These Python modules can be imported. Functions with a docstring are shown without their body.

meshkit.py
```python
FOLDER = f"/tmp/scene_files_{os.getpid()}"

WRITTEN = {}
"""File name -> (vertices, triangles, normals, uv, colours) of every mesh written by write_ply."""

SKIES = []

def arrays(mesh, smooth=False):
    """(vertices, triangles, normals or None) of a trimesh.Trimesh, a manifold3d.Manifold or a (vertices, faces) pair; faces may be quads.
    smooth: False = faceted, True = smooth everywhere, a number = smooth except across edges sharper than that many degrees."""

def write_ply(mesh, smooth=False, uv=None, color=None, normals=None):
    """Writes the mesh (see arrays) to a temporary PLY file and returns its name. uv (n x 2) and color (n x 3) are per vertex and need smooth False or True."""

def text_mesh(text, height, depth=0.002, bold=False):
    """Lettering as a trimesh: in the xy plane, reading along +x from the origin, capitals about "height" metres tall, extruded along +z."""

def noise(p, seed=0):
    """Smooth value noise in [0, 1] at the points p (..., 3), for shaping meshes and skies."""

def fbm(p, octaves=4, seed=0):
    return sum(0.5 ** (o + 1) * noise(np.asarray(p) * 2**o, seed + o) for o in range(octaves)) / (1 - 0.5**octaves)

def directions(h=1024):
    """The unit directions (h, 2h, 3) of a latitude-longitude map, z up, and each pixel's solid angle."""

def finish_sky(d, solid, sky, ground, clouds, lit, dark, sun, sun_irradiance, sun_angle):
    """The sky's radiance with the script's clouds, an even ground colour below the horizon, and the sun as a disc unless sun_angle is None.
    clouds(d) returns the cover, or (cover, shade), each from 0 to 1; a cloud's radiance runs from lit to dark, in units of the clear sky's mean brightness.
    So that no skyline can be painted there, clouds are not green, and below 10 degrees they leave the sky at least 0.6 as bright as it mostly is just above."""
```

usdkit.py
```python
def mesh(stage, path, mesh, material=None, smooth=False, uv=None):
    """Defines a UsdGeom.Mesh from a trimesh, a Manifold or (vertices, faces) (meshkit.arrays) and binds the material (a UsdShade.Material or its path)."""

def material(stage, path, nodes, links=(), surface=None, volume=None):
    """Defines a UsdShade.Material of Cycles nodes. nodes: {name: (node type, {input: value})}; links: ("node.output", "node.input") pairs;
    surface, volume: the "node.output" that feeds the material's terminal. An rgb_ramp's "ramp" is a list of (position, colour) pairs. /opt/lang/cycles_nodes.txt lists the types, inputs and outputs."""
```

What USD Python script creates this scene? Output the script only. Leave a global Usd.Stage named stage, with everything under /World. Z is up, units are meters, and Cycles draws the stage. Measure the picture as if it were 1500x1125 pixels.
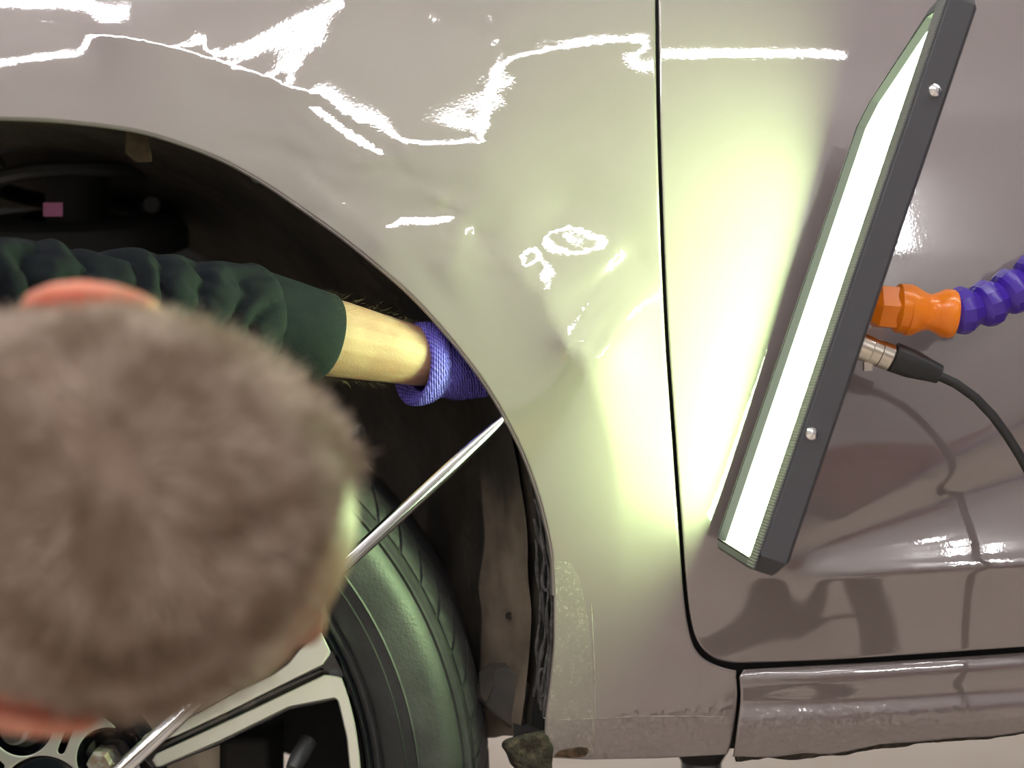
import math, random
import numpy as np, trimesh, usdkit, meshkit
import manifold3d as m3
from scipy import sparse
from scipy.sparse.linalg import spsolve
from scipy.interpolate import RectBivariateSpline
from scipy.spatial import Delaunay
from scipy.ndimage import gaussian_filter
from shapely.geometry import Polygon, LineString, Point
import shapely
from pxr import Usd, UsdGeom, UsdLux, Gf, Sdf, Vt, UsdShade

FPX, DIST, ZC = 2005.0, 1.06, 1.085       # lens in pixels of a 1500 px frame, camera's distance from the car's side (plane y = 0), camera height
stage = Usd.Stage.CreateInMemory()
UsdGeom.Xform.Define(stage, '/World')
cam = UsdGeom.Camera.Define(stage, '/World/camera')
cam.AddTranslateOp().Set((0, -DIST, ZC)); cam.AddRotateXOp().Set(90)
cam.CreateHorizontalApertureAttr(36.0); cam.CreateFocalLengthAttr(FPX / 1500 * 36)
cam.CreateFStopAttr(4.0); cam.CreateFocusDistanceAttr(1.01)
cam.CreateClippingRangeAttr((0.02, 1000.0))
EXPOSURE = -0.52
cam.CreateExposureAttr(EXPOSURE)
TUBE_POWER, FILL_TUBE_POWER, WORK_LIGHT_POWER = 75.0, 20.0, 105.0
Z_TUBE, TUBE_R = 3.5, 0.024
# tubes: (end, end); the row just above the car is added fill light
TUBES = [((-2.6, -3.0, 3.5), (1.15, -3.0, 3.5)), ((-0.82, -2.85, 3.5), (-0.45, -2.23, 3.5)), ((-2.6, -1.85, 3.5), (-1.2, -1.85, 3.5)), ((-3.4, -0.9, 3.5), (3.4, -0.9, 3.5)),
         ((1.72, -5.4, 2.68), (1.72, -5.4, 2.80)), ((1.80, -5.4, 2.95), (1.80, -5.4, 3.14)), ((1.78, -5.4, 3.25), (1.78, -5.4, 3.85)), ((2.0, -5.4, 3.24), (2.0, -5.4, 3.95))]

def P(px, py, y):
    """The point seen at pixel (px, py) whose distance behind the car's side plane is y."""
    d = y + DIST
    return np.stack(np.broadcast_arrays((np.asarray(px, float) - 750) / FPX * d, np.asarray(y, float), ZC - (np.asarray(py, float) - 562.5) / FPX * d), -1)

# ---------------------------------------------------------------- car body panels as fitted surfaces
def dense(pts, step=4.0):
    p = np.asarray(pts, float); s = np.r_[0, np.cumsum(np.hypot(*np.diff(p, axis=0).T))]
    t = np.linspace(0, s[-1], max(2, int(s[-1] / step)) + 1)
    return np.stack([np.interp(t, s, p[:, 0]), np.interp(t, s, p[:, 1])], 1)

def curve(pts, step=4.0):
    """Smooth curve through the points."""
    from scipy.interpolate import PchipInterpolator
    p = np.asarray(pts, float); s = np.r_[0, np.cumsum(np.hypot(*np.diff(p, axis=0).T))]
    t = np.linspace(0, s[-1], max(2, int(s[-1] / step)) + 1)
    return np.stack([PchipInterpolator(s, p[:, 0])(t), PchipInterpolator(s, p[:, 1])(t)], 1)

def normal_to_gradient(n, px, py):
    v = np.stack([(px - 750) / FPX, np.ones_like(px), -(py - 562.5) / FPX], -1)
    nv = (n * v).sum(-1)
    return -n[..., 0] / (FPX * nv), n[..., 2] / (FPX * nv)

def tilt_normal(up, side):
    """Unit normals facing the camera, tilted up and to the right by these angles in radians."""
    up, side = np.broadcast_arrays(np.asarray(up, float), np.asarray(side, float))
    n = np.stack([np.tan(side), -np.ones_like(up), np.tan(up)], -1)
    return n / np.linalg.norm(n, axis=-1, keepdims=True)

def mirror_normal(px, py, light):
    p = P(px, py, 0.0); a = np.array([0, -DIST, ZC]) - p; b = light - p
    n = a / np.linalg.norm(a, axis=-1, keepdims=True) + b / np.linalg.norm(b, axis=-1, keepdims=True)
    return n / np.linalg.norm(n, axis=-1, keepdims=True)

class Surface:
    """Depth of a panel as exp(u) along each line of sight, u fitted to wanted normals (prior) and to the light lines that the panel mirrors."""
    def __init__(self, x0, x1, y0, y1, step):
        self.gx, self.gy = np.arange(x0, x1 + 1, step, float), np.arange(y0, y1 + 1, step, float)
        self.step, self.rows = step, []
        self.PX, self.PY = np.meshgrid(self.gx, self.gy, indexing='ij')
        self.idx = np.arange(self.PX.size).reshape(self.PX.shape)
        self.lines = []
    def fit(self, up, side, w_prior, bend_w, w_line=1.5, pin=None):
        n = self.PX.size; I, J, V, B = [], [], [], []; row = 0; S = self.step
        def add(cols, vals, b):
            nonlocal row
            k = len(b); r = row + np.arange(k)
            for c, v in zip(cols, vals):
                I.append(r); J.append(c); V.append(np.broadcast_to(v, (k,)))
            B.append(b); row += k
        id_ = self.idx; K = 1000.0
        def grad(axis):
            return (id_[:-1], id_[1:]) if axis == 0 else (id_[:, :-1], id_[:, 1:])
        gx, gy = normal_to_gradient(tilt_normal(up, side), self.PX, self.PY)
        for axis, g in ((0, gx), (1, gy)):
            a, b = grad(axis); gg = (g[:-1] + g[1:]) / 2 if axis == 0 else (g[:, :-1] + g[:, 1:]) / 2
            w = np.broadcast_to(w_prior, self.PX.shape); w = w[:-1] if axis == 0 else w[:, :-1]
            w = (w * K * (0.35 if axis == 0 else 1.0)).ravel(); add([a.ravel(), b.ravel()], [-w, w], w * gg.ravel() * S)
        W = np.broadcast_to(bend_w, self.PX.shape) * K
        for a, b, c, w in ((id_[:-2], id_[1:-1], id_[2:], W[1:-1]), (id_[:, :-2], id_[:, 1:-1], id_[:, 2:], W[:, 1:-1])):
            w = w.ravel(); add([a.ravel(), b.ravel(), c.ravel()], [w, -2 * w, w], np.zeros(a.size))
        a, b, c, d, w = id_[:-1, :-1], id_[1:, :-1], id_[:-1, 1:], id_[1:, 1:], W[:-1, :-1].ravel() * 1.4
        add([a.ravel(), b.ravel(), c.ravel(), d.ravel()], [w, -w, -w, w], np.zeros(a.size))
        for px, py, nn, wl in self.lines:
            g0, g1 = normal_to_gradient(nn, px, py)
            fx = np.clip((px - self.gx[0]) / S, 0, len(self.gx) - 2.001); fy = np.clip((py - self.gy[0]) / S, 0, len(self.gy) - 2.001)
            i, j = fx.astype(int), fy.astype(int); tx, ty = fx - i, fy - j; w = wl * w_line * K
            add([id_[i, j], id_[i + 1, j], id_[i, j + 1], id_[i + 1, j + 1]], [-w * (1 - ty), w * (1 - ty), -w * ty, w * ty], w * g0 * S)
            add([id_[i, j], id_[i, j + 1], id_[i + 1, j], id_[i + 1, j + 1]], [-w * (1 - tx), w * (1 - tx), -w * tx, w * tx], w * g1 * S)
        for (px, py, y, w) in pin:
            i, j = int((px - self.gx[0]) / S), int((py - self.gy[0]) / S)
            add([np.array([id_[i, j]])], [w * K], np.array([w * K * math.log(DIST + y)]))
        A = sparse.csr_matrix((np.concatenate(V), (np.concatenate(I), np.concatenate(J))), shape=(row, n)); b = np.concatenate(B)
        self.u = spsolve((A.T @ A + sparse.eye(n) * 1e-9).tocsc(), A.T @ b).reshape(self.PX.shape)
        self.spline = RectBivariateSpline(self.gx, self.gy, self.u)
    def line(self, pts, tube, side=None, rate=0.0006, rate_x=0.0, off=22, weight=1.0, smooth=True):
        """The tube's mirror image runs along pts; towards the point side the panel tilts further up."""
        q = (curve if smooth else dense)(pts, 5.0)
        (xa, ya, _), (xb, yb, _) = TUBES[tube]
        t = np.gradient(q, axis=0); t /= np.linalg.norm(t, axis=1, keepdims=True); nrm = np.stack([-t[:, 1], t[:, 0]], 1)
        if side is not None:
            nrm *= np.sign(((np.asarray(side) - q) * nrm).sum(1).mean())
        p = P(q[:, 0], q[:, 1], 0.0)
        if ya == yb:
            L = np.stack([np.clip(p[:, 0] * (1 + abs(ya) / DIST), min(xa, xb), max(xa, xb)), np.full(len(q), ya), np.full(len(q), Z_TUBE)], 1)
        else:
            f = np.linspace(0, 1, len(q)); L = np.stack([xa + (xb - xa) * f, ya + (yb - ya) * f, np.full(len(q), Z_TUBE)], 1)
        n0 = mirror_normal(q[:, 0], q[:, 1], L)
        self.lines.append((q[:, 0], q[:, 1], n0, weight))
        if side is not None:
            for s in (-1, 1):
                r = q + nrm * off * s
                n1 = n0.copy(); n1[:, 2] += s * rate * off; n1[:, 0] += s * rate_x * off
                self.lines.append((r[:, 0], r[:, 1], n1 / np.linalg.norm(n1, axis=1, keepdims=True), weight * 0.5))
    dents = ()
    def y(self, px, py):
        y = np.exp(self.spline.ev(px, py)) - DIST
        for cx, cy, sx, sy, ang, depth in self.dents:               # pixels, degrees, metres
            c, q = math.cos(ang * RAD), math.sin(ang * RAD); dx, dy = px - cx, py - cy
            y = y + depth * np.exp(-0.5 * (((dx * c + dy * q) / sx) ** 2 + ((-dx * q + dy * c) / sy) ** 2))
        return y

def sstep(a, b, x):
    t = np.clip((x - a) / (b - a), 0, 1); return t * t * (3 - 2 * t)

RAD = math.pi / 180
ARCH = [(-560, 330), (-400, 262), (-200, 200), (-100, 180), (0, 172), (60, 174), (130, 180), (200, 190), (260, 207), (320, 230), (380, 262), (440, 302), (500, 345), (550, 385), (600, 428),
        (640, 470), (680, 518), (712, 562), (742, 612), (766, 660), (785, 710), (800, 762), (810, 815), (812, 870), (812, 930), (806, 1000), (800, 1050), (798, 1105)]
CREASE = [(-560, 190), (-300, 90), (-100, 45), (0, 34), (100, 40), (200, 55), (270, 72), (330, 88), (400, 115), (480, 158), (560, 215), (640, 285), (720, 365), (800, 455), (850, 530), (885, 610), (902, 690), (908, 770), (905, 850), (895, 950)]
GAP_FENDER = [(957, -330), (958, 0), (960, 150), (965, 320), (972, 480), (983, 640), (993, 780), (1000, 870), (1006, 915), (1014, 945), (1028, 964), (1050, 976), (1078, 983)]
GAP_DOOR = [(964, -330), (966, 0), (968, 150), (973, 320), (980, 480), (991, 640), (1001, 780), (1008, 870), (1013, 908), (1021, 936), (1034, 954), (1054, 966), (1080, 970)]

def fender_surface(door):
    s = Surface(-600, 1140, -360, 1140, 6)
    X, Y = s.PX, s.PY
    cr = curve(CREASE, 6.0)
    from scipy.spatial import cKDTree
    dist, k = cKDTree(cr).query(np.stack([X.ravel(), Y.ravel()], 1)); dist, k = dist.reshape(X.shape), k.reshape(X.shape)
    tang = np.gradient(cr, axis=0); tang /= np.linalg.norm(tang, axis=1, keepdims=True)
    out = np.stack([tang[:, 1], -tang[:, 0]], 1)                     # away from the wheel
    sd = ((X - cr[k][..., 0]) * out[k][..., 0] + (Y - cr[k][..., 1]) * out[k][..., 1])
    sd = np.where(np.abs(sd) < dist * 0.2, 0, np.sign(sd)) * dist   # > 0 outside the crease
    ya_ = np.interp(X, [200, 330, 415, 500, 640], [130, 86, 33, -4, -60])
    left = np.maximum(np.interp(X, [0, 200, 330, 415, 500], [14.4, 14.4, 12.6, 14.0, 15.4]) + 0.03 * (ya_ - Y), np.interp(X, [150, 330, 390, 480], [14.4, 12.6, 13.2, 14.5]))
    left = np.where(X < 150, 14.4 + 0.012 * np.clip(sd, 0, 400), left)
    right = np.interp(Y, [-360, -100, 20, 58, 100, 250, 400, 600, 750, 950, 1040, 1075, 1130], [26, 18, 12.6, 10.8, 9.6, 7.8, 6.4, 4, 0, -6, -8, -16, -30])
    m = sstep(660, 730, X + 0.15 * (Y - 140)) ; m = np.maximum(m, sstep(200, 230, Y))
    body = left * (1 - m) + right * m
    flare = np.interp(Y, [-100, 40, 200, 400, 600, 750, 950, 1040, 1075, 1130], [9, 8.2, 7, 5, 2, -1, -6, -8, -16, -30])
    flare = np.where(sd > -48, flare + 5.5 * sstep(135, 90, X), flare)
    up = np.where(sd >= 0, body, flare) * RAD
    # the flare stands out: just beyond the crease the body falls back, away from the wheel
    fall = np.exp(-np.clip(sd, 0, None) / 70.0) * (sd > 0) * np.interp(Y, [-100, 0, 300, 600, 850, 1000], [0.3, 0.5, 1, 1, 0.6, 0])
    side = 7 * RAD * fall * out[k][..., 0]
    inside = (sd < 0) * np.interp(Y, [850, 1000], [1, 0])
    side = side - inside * 3 * RAD * np.interp(X, [300, 700], [0, 1])
    bend = np.where(dist < 9, 0.03, 0.2) * np.where(Y > 1030, 0.5, 1.0)
    s.sd = RectBivariateSpline(s.gx, s.gy, sd)
    s.line([(330, 86), (370, 60), (415, 33), (460, 13), (500, -4)], 1, (380, 0), rate=0.0006, off=14, weight=0.9)
    s.line([(-40, 6), (0, 3), (90, -6)], 2, (40, -60), weight=0.8)
    s.line([(-60, 110), (0, 95), (60, 78), (112, 68)], 0, (40, 30), rate=0.0008, off=16, weight=0.8)
    s.line([(455, 150), (490, 172), (530, 200), (570, 225)], 0, None, weight=0.5)
    for k in (7, 14):
        s.line([(455 + k * 0.4, 150 + k), (490, 173 + k), (530, 202 + k), (566, 224 + k * 0.6)], 0, None, weight=0.4)
    s.line([(600, 206), (620, 212), (660, 216), (700, 214)], 0, (660, 150), rate=0.0013, off=16, weight=1.0)
    s.line([(706, 206), (711, 170), (717, 130), (725, 95), (735, 76)], 0, (690, 130), rate=0.0014, off=16, weight=1.0)
    s.line([(738, 73), (760, 64), (800, 60), (850, 56), (905, 47), (945, 54)], 0, (800, 20), rate=0.0009, off=18, weight=1.0)
    s.line([(800, 345), (815, 366), (845, 382), (875, 372), (884, 352), (862, 335), (828, 322)], 0, (846, 353), rate=0.0016, off=13, weight=0.9)
    s.line([(850, 508), (868, 472), (895, 438), (945, 400)], 0, (820, 430), rate=0.0005, weight=0.9)
    s.line([(882, 505), (895, 478), (902, 462)], 0, None, weight=0.5)
    for q, wl in (*[([(568 + 2 * k, 338 - 4.5 * k), (600, 332 - 4.5 * k), (640, 331 - 4.5 * k), (668 - 3 * k, 323 - 3.5 * k)], 0.8) for k in range(5)], ([(558, 257), (590, 261), (622, 273), (646, 288)], 0.5), ([(482, 290), (510, 300), (540, 315)], 0.5),
                  ([(683, 288), (690, 293)], 0.5), ([(560, 349), (572, 353)], 0.4), ([(655, 345), (660, 352)], 0.4), ([(655, 372), (660, 374)], 0.4), ([(700, 346), (735, 366), (770, 392)], 0.5), ([(788, 397), (794, 412), (800, 428)], 0.5)):
        s.line(q, 0, None, weight=wl)
    for px, py, u_, sd_ in ((432, 78, 12.9, 0), (448, 56, 13.1, 0), (420, 104, 12.6, 0), (470, 60, 13.2, 0), (690, 26, 13.6, 2.0), (660, 26, 13.8, 1.5), (308, 60, 13.4, 1.5)):
        q = np.array([px, px + 9.0, px]), np.array([py, py, py + 9.0]); s.lines.append((*q, tilt_normal(np.full(3, u_ * RAD), np.full(3, sd_ * RAD)), 0.7))
    s.fit(up, side, 0.11, bend, 3.0, pin=[(957, y, float(door.y(966, y)) + 0.0005, 0.10) for y in range(-330, 870, 24)])
    s.up = up
    s.dents = ((640, 420, 14, 40, -35, 0.0008), (420, 225, 70, 9, 14, 0.00035), (455, 250, 45, 7, 40, 0.0003))
    return s

def door_surface():
    s = Surface(930, 2100, -360, 1000, 6)
    X, Y = s.PX, s.PY
    up = np.interp(Y, [-360, -100, 75, 130, 280, 420, 600, 700, 780], np.array([24, 17, 11.2, 9.8, 9.1, 7.5, 4, 0.5, -4]) * RAD)
    # the scallop above the lower edge: a wedge that opens to the right
    top = np.interp(X, [1170, 1500, 2100], [800, 655, 500]); edge = np.interp(X, [1130, 1500, 2100], [840, 820, 800])
    t = (Y - top) / np.maximum(edge - top, 20)
    wedge = sstep(1140, 1215, X)
    prof = np.interp(t, [-0.6, -0.12, 0.0, 0.14, 0.22, 0.34, 0.42, 0.6, 0.85, 1.0], np.array([1.5, -5, -12, -12, 1, 2.5, 9, 11, 15, 22]) * RAD)
    mix = wedge * sstep(-0.6, -0.1, t)
    up = up * (1 - mix) + prof * mix
    low = sstep(0, 12, Y - edge)
    up = up * (1 - low) + low * np.interp(Y, [830, 960, 1000], np.array([-9, -12, -14]) * RAD)
    w = np.where((t > -0.5) | (Y > 780), 0.7, 0.05) * np.ones_like(X)
    bend = np.where((t > -0.2) & (X > 1150), 0.08, 0.35); bend = np.where(np.abs(Y - edge) < 14, 0.03, bend)
    s.line([(968, 74), (1020, 74), (1080, 73), (1140, 76), (1185, 74)], 0, (1080, 20), weight=1.0)
    s.fit(up, 0.0 * X, w, bend, 3.0, pin=[(1000, 300, 0.012, 0.5)])
    return s

# ---------------------------------------------------------------- naming, things and parts
LOOKS, BASE, USED = {}, {}, {}
def mat(name, nodes, links, surface='p.BSDF'):
    LOOKS[name] = usdkit.material(stage, '/World/Looks/' + name, nodes, links, surface=surface); return LOOKS[name]

def plain(name, col, rough=0.5, metal=0.0, col2=None, scale=40.0, lo=0.4, hi=0.6, bump=0.0, bscale=None, detail=3.0, **kw):
    """Principled material; col2 mottles the colour by noise, bump is a relief depth in metres."""
    p = dict(base_color=col, roughness=rough, metallic=metal); p.update(kw)
    nodes, links = {'p': ('principled_bsdf', p)}, []
    if col2 is not None or bump:
        nodes['g'] = ('geometry', {})
    if col2 is not None:
        nodes['n'] = ('noise_texture', dict(scale=scale, detail=detail)); nodes['r'] = ('rgb_ramp', {'ramp': [(0, col), (lo, col), (hi, col2), (1, col2)]})
        links += [('g.position', 'n.vector'), ('n.fac', 'r.fac'), ('r.color', 'p.base_color')]
    if bump:
        nodes['bn'] = ('noise_texture', dict(scale=bscale or scale, detail=detail)); nodes['b'] = ('bump', dict(distance=bump, strength=1.0))
        links += [('g.position', 'bn.vector'), ('bn.fac', 'b.height'), ('b.normal', 'p.normal')]
    return mat(name, nodes, links)

def numbered(parent, name):
    key = parent + '/' + name; n = USED.get(key, 0); USED[key] = n + 1
    return key if n == 0 else '%s_%03d' % (key, n)

def data(prim, label=None, category=None, group=None, kind=None):
    for k, v in (('label', label), ('category', category), ('group', group), ('kind', kind)):
        if v: prim.SetCustomDataByKey(k, v)

def thing(name, label, category, loc=(0, 0, 0), group=None, kind=None):
    path = numbered('/World', name); x = UsdGeom.Xform.Define(stage, path); x.AddTranslateOp().Set(Gf.Vec3d(*map(float, loc)))
    BASE[path] = np.array(loc, float); data(x.GetPrim(), label, category, group, kind); return path

def holder(name, parent):
    path = numbered(parent, name); UsdGeom.Xform.Define(stage, path); BASE[path] = BASE[parent]; return path

def tri(mesh):
    if hasattr(mesh, 'to_mesh'):
        q = mesh.to_mesh(); return np.array(q.vert_properties[:, :3], float), np.array(q.tri_verts)
    if isinstance(mesh, (tuple, list)):
        v, f = np.asarray(mesh[0], float), np.asarray(mesh[1], int)
        return v, (np.vstack([f[:, [0, 1, 2]], f[:, [0, 2, 3]]]) if f.shape[1] == 4 else f)
    return np.array(mesh.vertices, float), np.array(mesh.faces)

def obj(name, mesh, material, parent='/World', smooth=30, label=None, category=None, group=None, kind=None):
    """One Mesh prim; mesh in world coordinates."""
    path = numbered(parent, name); v, f = tri(mesh); BASE[path] = BASE.get(parent, np.zeros(3))
    m = usdkit.mesh(stage, path, (v - BASE[path], f), LOOKS[material], smooth=smooth)
    data(m.GetPrim(), label, category, group, kind); return path

def curves(name, pts, width, material, parent, kind=None):
    """pts (strands, n, 3): hair."""
    path = numbered(parent, name); k, n, _ = pts.shape; c = UsdGeom.BasisCurves.Define(stage, path)
    c.CreateTypeAttr('linear'); c.CreateCurveVertexCountsAttr(Vt.IntArray.FromNumpy(np.full(k, n, np.int32)))
    c.CreatePointsAttr(Vt.Vec3fArray.FromNumpy((pts.reshape(-1, 3) - BASE.get(parent, np.zeros(3))).astype(np.float32)))
    c.CreateWidthsAttr(Vt.FloatArray([width])); c.SetWidthsInterpolation('constant')
    UsdShade.MaterialBindingAPI.Apply(c.GetPrim()).Bind(LOOKS[material]); data(c.GetPrim(), kind=kind)

# ---------------------------------------------------------------- shapes
def box(x0, x1, y0, y1, z0, z1, r=0.0):
    m = trimesh.creation.box([x1 - x0 - 2 * r, y1 - y0 - 2 * r, z1 - z0 - 2 * r])
    if r:
        s = [ball((x, y, z), r, 12) for x in (x0 + r, x1 - r) for y in (y0 + r, y1 - r) for z in (z0 + r, z1 - r)]
        return m3.Manifold.batch_hull(s)
    m.apply_translation([(x0 + x1) / 2, (y0 + y1) / 2, (z0 + z1) / 2]); return m

def ball(c, r, seg=20):
    return m3.Manifold.sphere(float(r), seg).translate([float(x) for x in c])

def bone(p, rp, q, rq, seg=20):
    return m3.Manifold.batch_hull([ball(p, rp, seg), ball(q, rq, seg)])

def frame_of(t):
    t = np.asarray(t, float) / np.linalg.norm(t); a = np.cross(t, [0, 0, 1.0] if abs(t[2]) < 0.9 else [1.0, 0, 0]); a /= np.linalg.norm(a)
    return a, np.cross(t, a), t

def lathe(profile, origin, axis, seg=48, ang=(0, 2 * math.pi)):
    """Revolves (along, radius) pairs about an axis."""
    a, b, t = frame_of(axis); p = np.asarray(profile, float); full = abs(ang[1] - ang[0] - 2 * math.pi) < 1e-6
    th = np.linspace(ang[0], ang[1], seg + 1)[: seg if full else None]
    v = np.asarray(origin) + p[:, None, 0:1] * t + p[:, None, 1:2] * (np.cos(th)[None, :, None] * a + np.sin(th)[None, :, None] * b)
    n = len(th); i, j = np.meshgrid(np.arange(len(p) - 1), np.arange(n if full else n - 1), indexing='ij')
    q = np.stack([i * n + j, i * n + (j + 1) % n, (i + 1) * n + (j + 1) % n, (i + 1) * n + j], -1).reshape(-1, 4)
    return v.reshape(-1, 3), np.vstack([q[:, [0, 1, 2]], q[:, [0, 2, 3]]])

def smooth_path(pts, n):
    from scipy.interpolate import CubicSpline
    p = np.asarray(pts, float); s = np.r_[0, np.cumsum(np.linalg.norm(np.diff(p, axis=0), axis=1))]
    return CubicSpline(s, p)(np.linspace(0, s[-1], n))

def tube(path, r, sides=12, caps=True):
    p = np.asarray(path, float); r = np.broadcast_to(np.asarray(r, float), (len(p),)); t = np.gradient(p, axis=0); t /= np.linalg.norm(t, axis=1, keepdims=True)
    a = frame_of(t[0])[0]; A = []
    for k in t:
        a = a - k * (a @ k); a = a / np.linalg.norm(a); A.append(a)
    A = np.array(A); Bv = np.cross(t, A); th = np.arange(sides) * 2 * math.pi / sides
    v = (p[:, None] + r[:, None, None] * (np.cos(th)[None, :, None] * A[:, None] + np.sin(th)[None, :, None] * Bv[:, None])).reshape(-1, 3)
    i, j = np.meshgrid(np.arange(len(p) - 1), np.arange(sides), indexing='ij')
    q = np.stack([i * sides + j, i * sides + (j + 1) % sides, (i + 1) * sides + (j + 1) % sides, (i + 1) * sides + j], -1).reshape(-1, 4)
    f = [q[:, [0, 1, 2]], q[:, [0, 2, 3]]]
    if caps:
        v = np.vstack([v, p[0], p[-1]]); k = np.arange(sides); n = len(v); e = (len(p) - 1) * sides
        f += [np.stack([np.full(sides, n - 2), (k + 1) % sides, k], 1), np.stack([np.full(sides, n - 1), e + k, e + (k + 1) % sides], 1)]
    return v, np.vstack(f)

def join(*ms):
    V, F, n = [], [], 0
    for m in ms:
        v, f = tri(m); V.append(v); F.append(f + n); n += len(v)
    return np.vstack(V), np.vstack(F)

def panel(outline, depth, step=8.0, bevel=1.0, thick=0.012, sub=None, holes=()):
    """Sheet over the outline (pixels, each point at depth(px, py) behind the car's side plane) with a rounded turned-back edge."""
    poly = Polygon(outline, [list(h) for h in holes]).buffer(0)
    if poly.geom_type != 'Polygon': poly = max(poly.geoms, key=lambda g: g.area)
    sub = sub or step
    def loops(g):
        out = []
        for part in getattr(g, 'geoms', [g]):
            for ring in [part.exterior] + list(part.interiors):
                n = max(4, int(ring.length / sub)); out.append(np.array([ring.interpolate(i / n, normalized=True).coords[0] for i in range(n)]))
        return out
    edge = loops(poly); ins = loops(poly.buffer(-1.6 * bevel)) if bevel else []
    x0, y0, x1, y1 = poly.bounds
    X, Y = np.meshgrid(np.arange(x0, x1, step), np.arange(y0, y1, step)); pts = np.stack([X.ravel(), Y.ravel()], 1)
    core = poly.buffer(-0.7 * step)
    if not core.is_empty: pts = pts[shapely.contains_xy(core, pts[:, 0], pts[:, 1])]
    else: pts = pts[:0]
    allp = np.vstack(edge + ins + [pts]); tris = Delaunay(allp).simplices
    c = allp[tris].mean(1); area = np.abs(np.cross(allp[tris[:, 1]] - allp[tris[:, 0]], allp[tris[:, 2]] - allp[tris[:, 0]]))
    tris = tris[shapely.contains_xy(poly, c[:, 0], c[:, 1]) & (area > 1e-6)]
    y = np.broadcast_to(depth(allp[:, 0], allp[:, 1]), (len(allp),)); v = P(allp[:, 0], allp[:, 1], y)
    n = np.cross(v[tris[:, 1]] - v[tris[:, 0]], v[tris[:, 2]] - v[tris[:, 0]]); flip = n[:, 1] > 0; tris[flip] = tris[flip][:, ::-1]
    V, F, base, start = [v], [tris], len(v), 0
    for e in edge:
        k = len(e); idx = start + np.arange(k); start += k
        t = np.roll(e, -1, 0) - np.roll(e, 1, 0); t /= np.linalg.norm(t, axis=1, keepdims=True) + 1e-9; o = np.stack([t[:, 1], -t[:, 0]], 1)
        if shapely.contains_xy(poly, *(e + o * 0.3).T).mean() > 0.5: o = -o
        prev = idx
        for off, back in ((0.6 * bevel, 0.0004 * bevel), (1.0 * bevel, 0.0012 * bevel), (1.0 * bevel, thick)):
            q = e + o * off; V.append(P(q[:, 0], q[:, 1], y[idx] + back)); new = base + np.arange(k); base += k
            a, b, cc, d = prev, np.roll(prev, -1), np.roll(new, -1), new
            F += [np.stack([a, b, cc], 1), np.stack([a, cc, d], 1)]; prev = new
    V, F = np.vstack(V), np.vstack(F)
    m = trimesh.Trimesh(V, F, process=False); trimesh.repair.fix_winding(m)
    if m.face_normals[: len(tris), 1].mean() > 0: m.invert()
    return m

# ---------------------------------------------------------------- materials
def srgb(r, g, b):
    c = np.array([r, g, b]) / 255.0; return tuple(np.where(c < 0.04045, c / 12.92, ((c + 0.055) / 1.055) ** 2.4))

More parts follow.
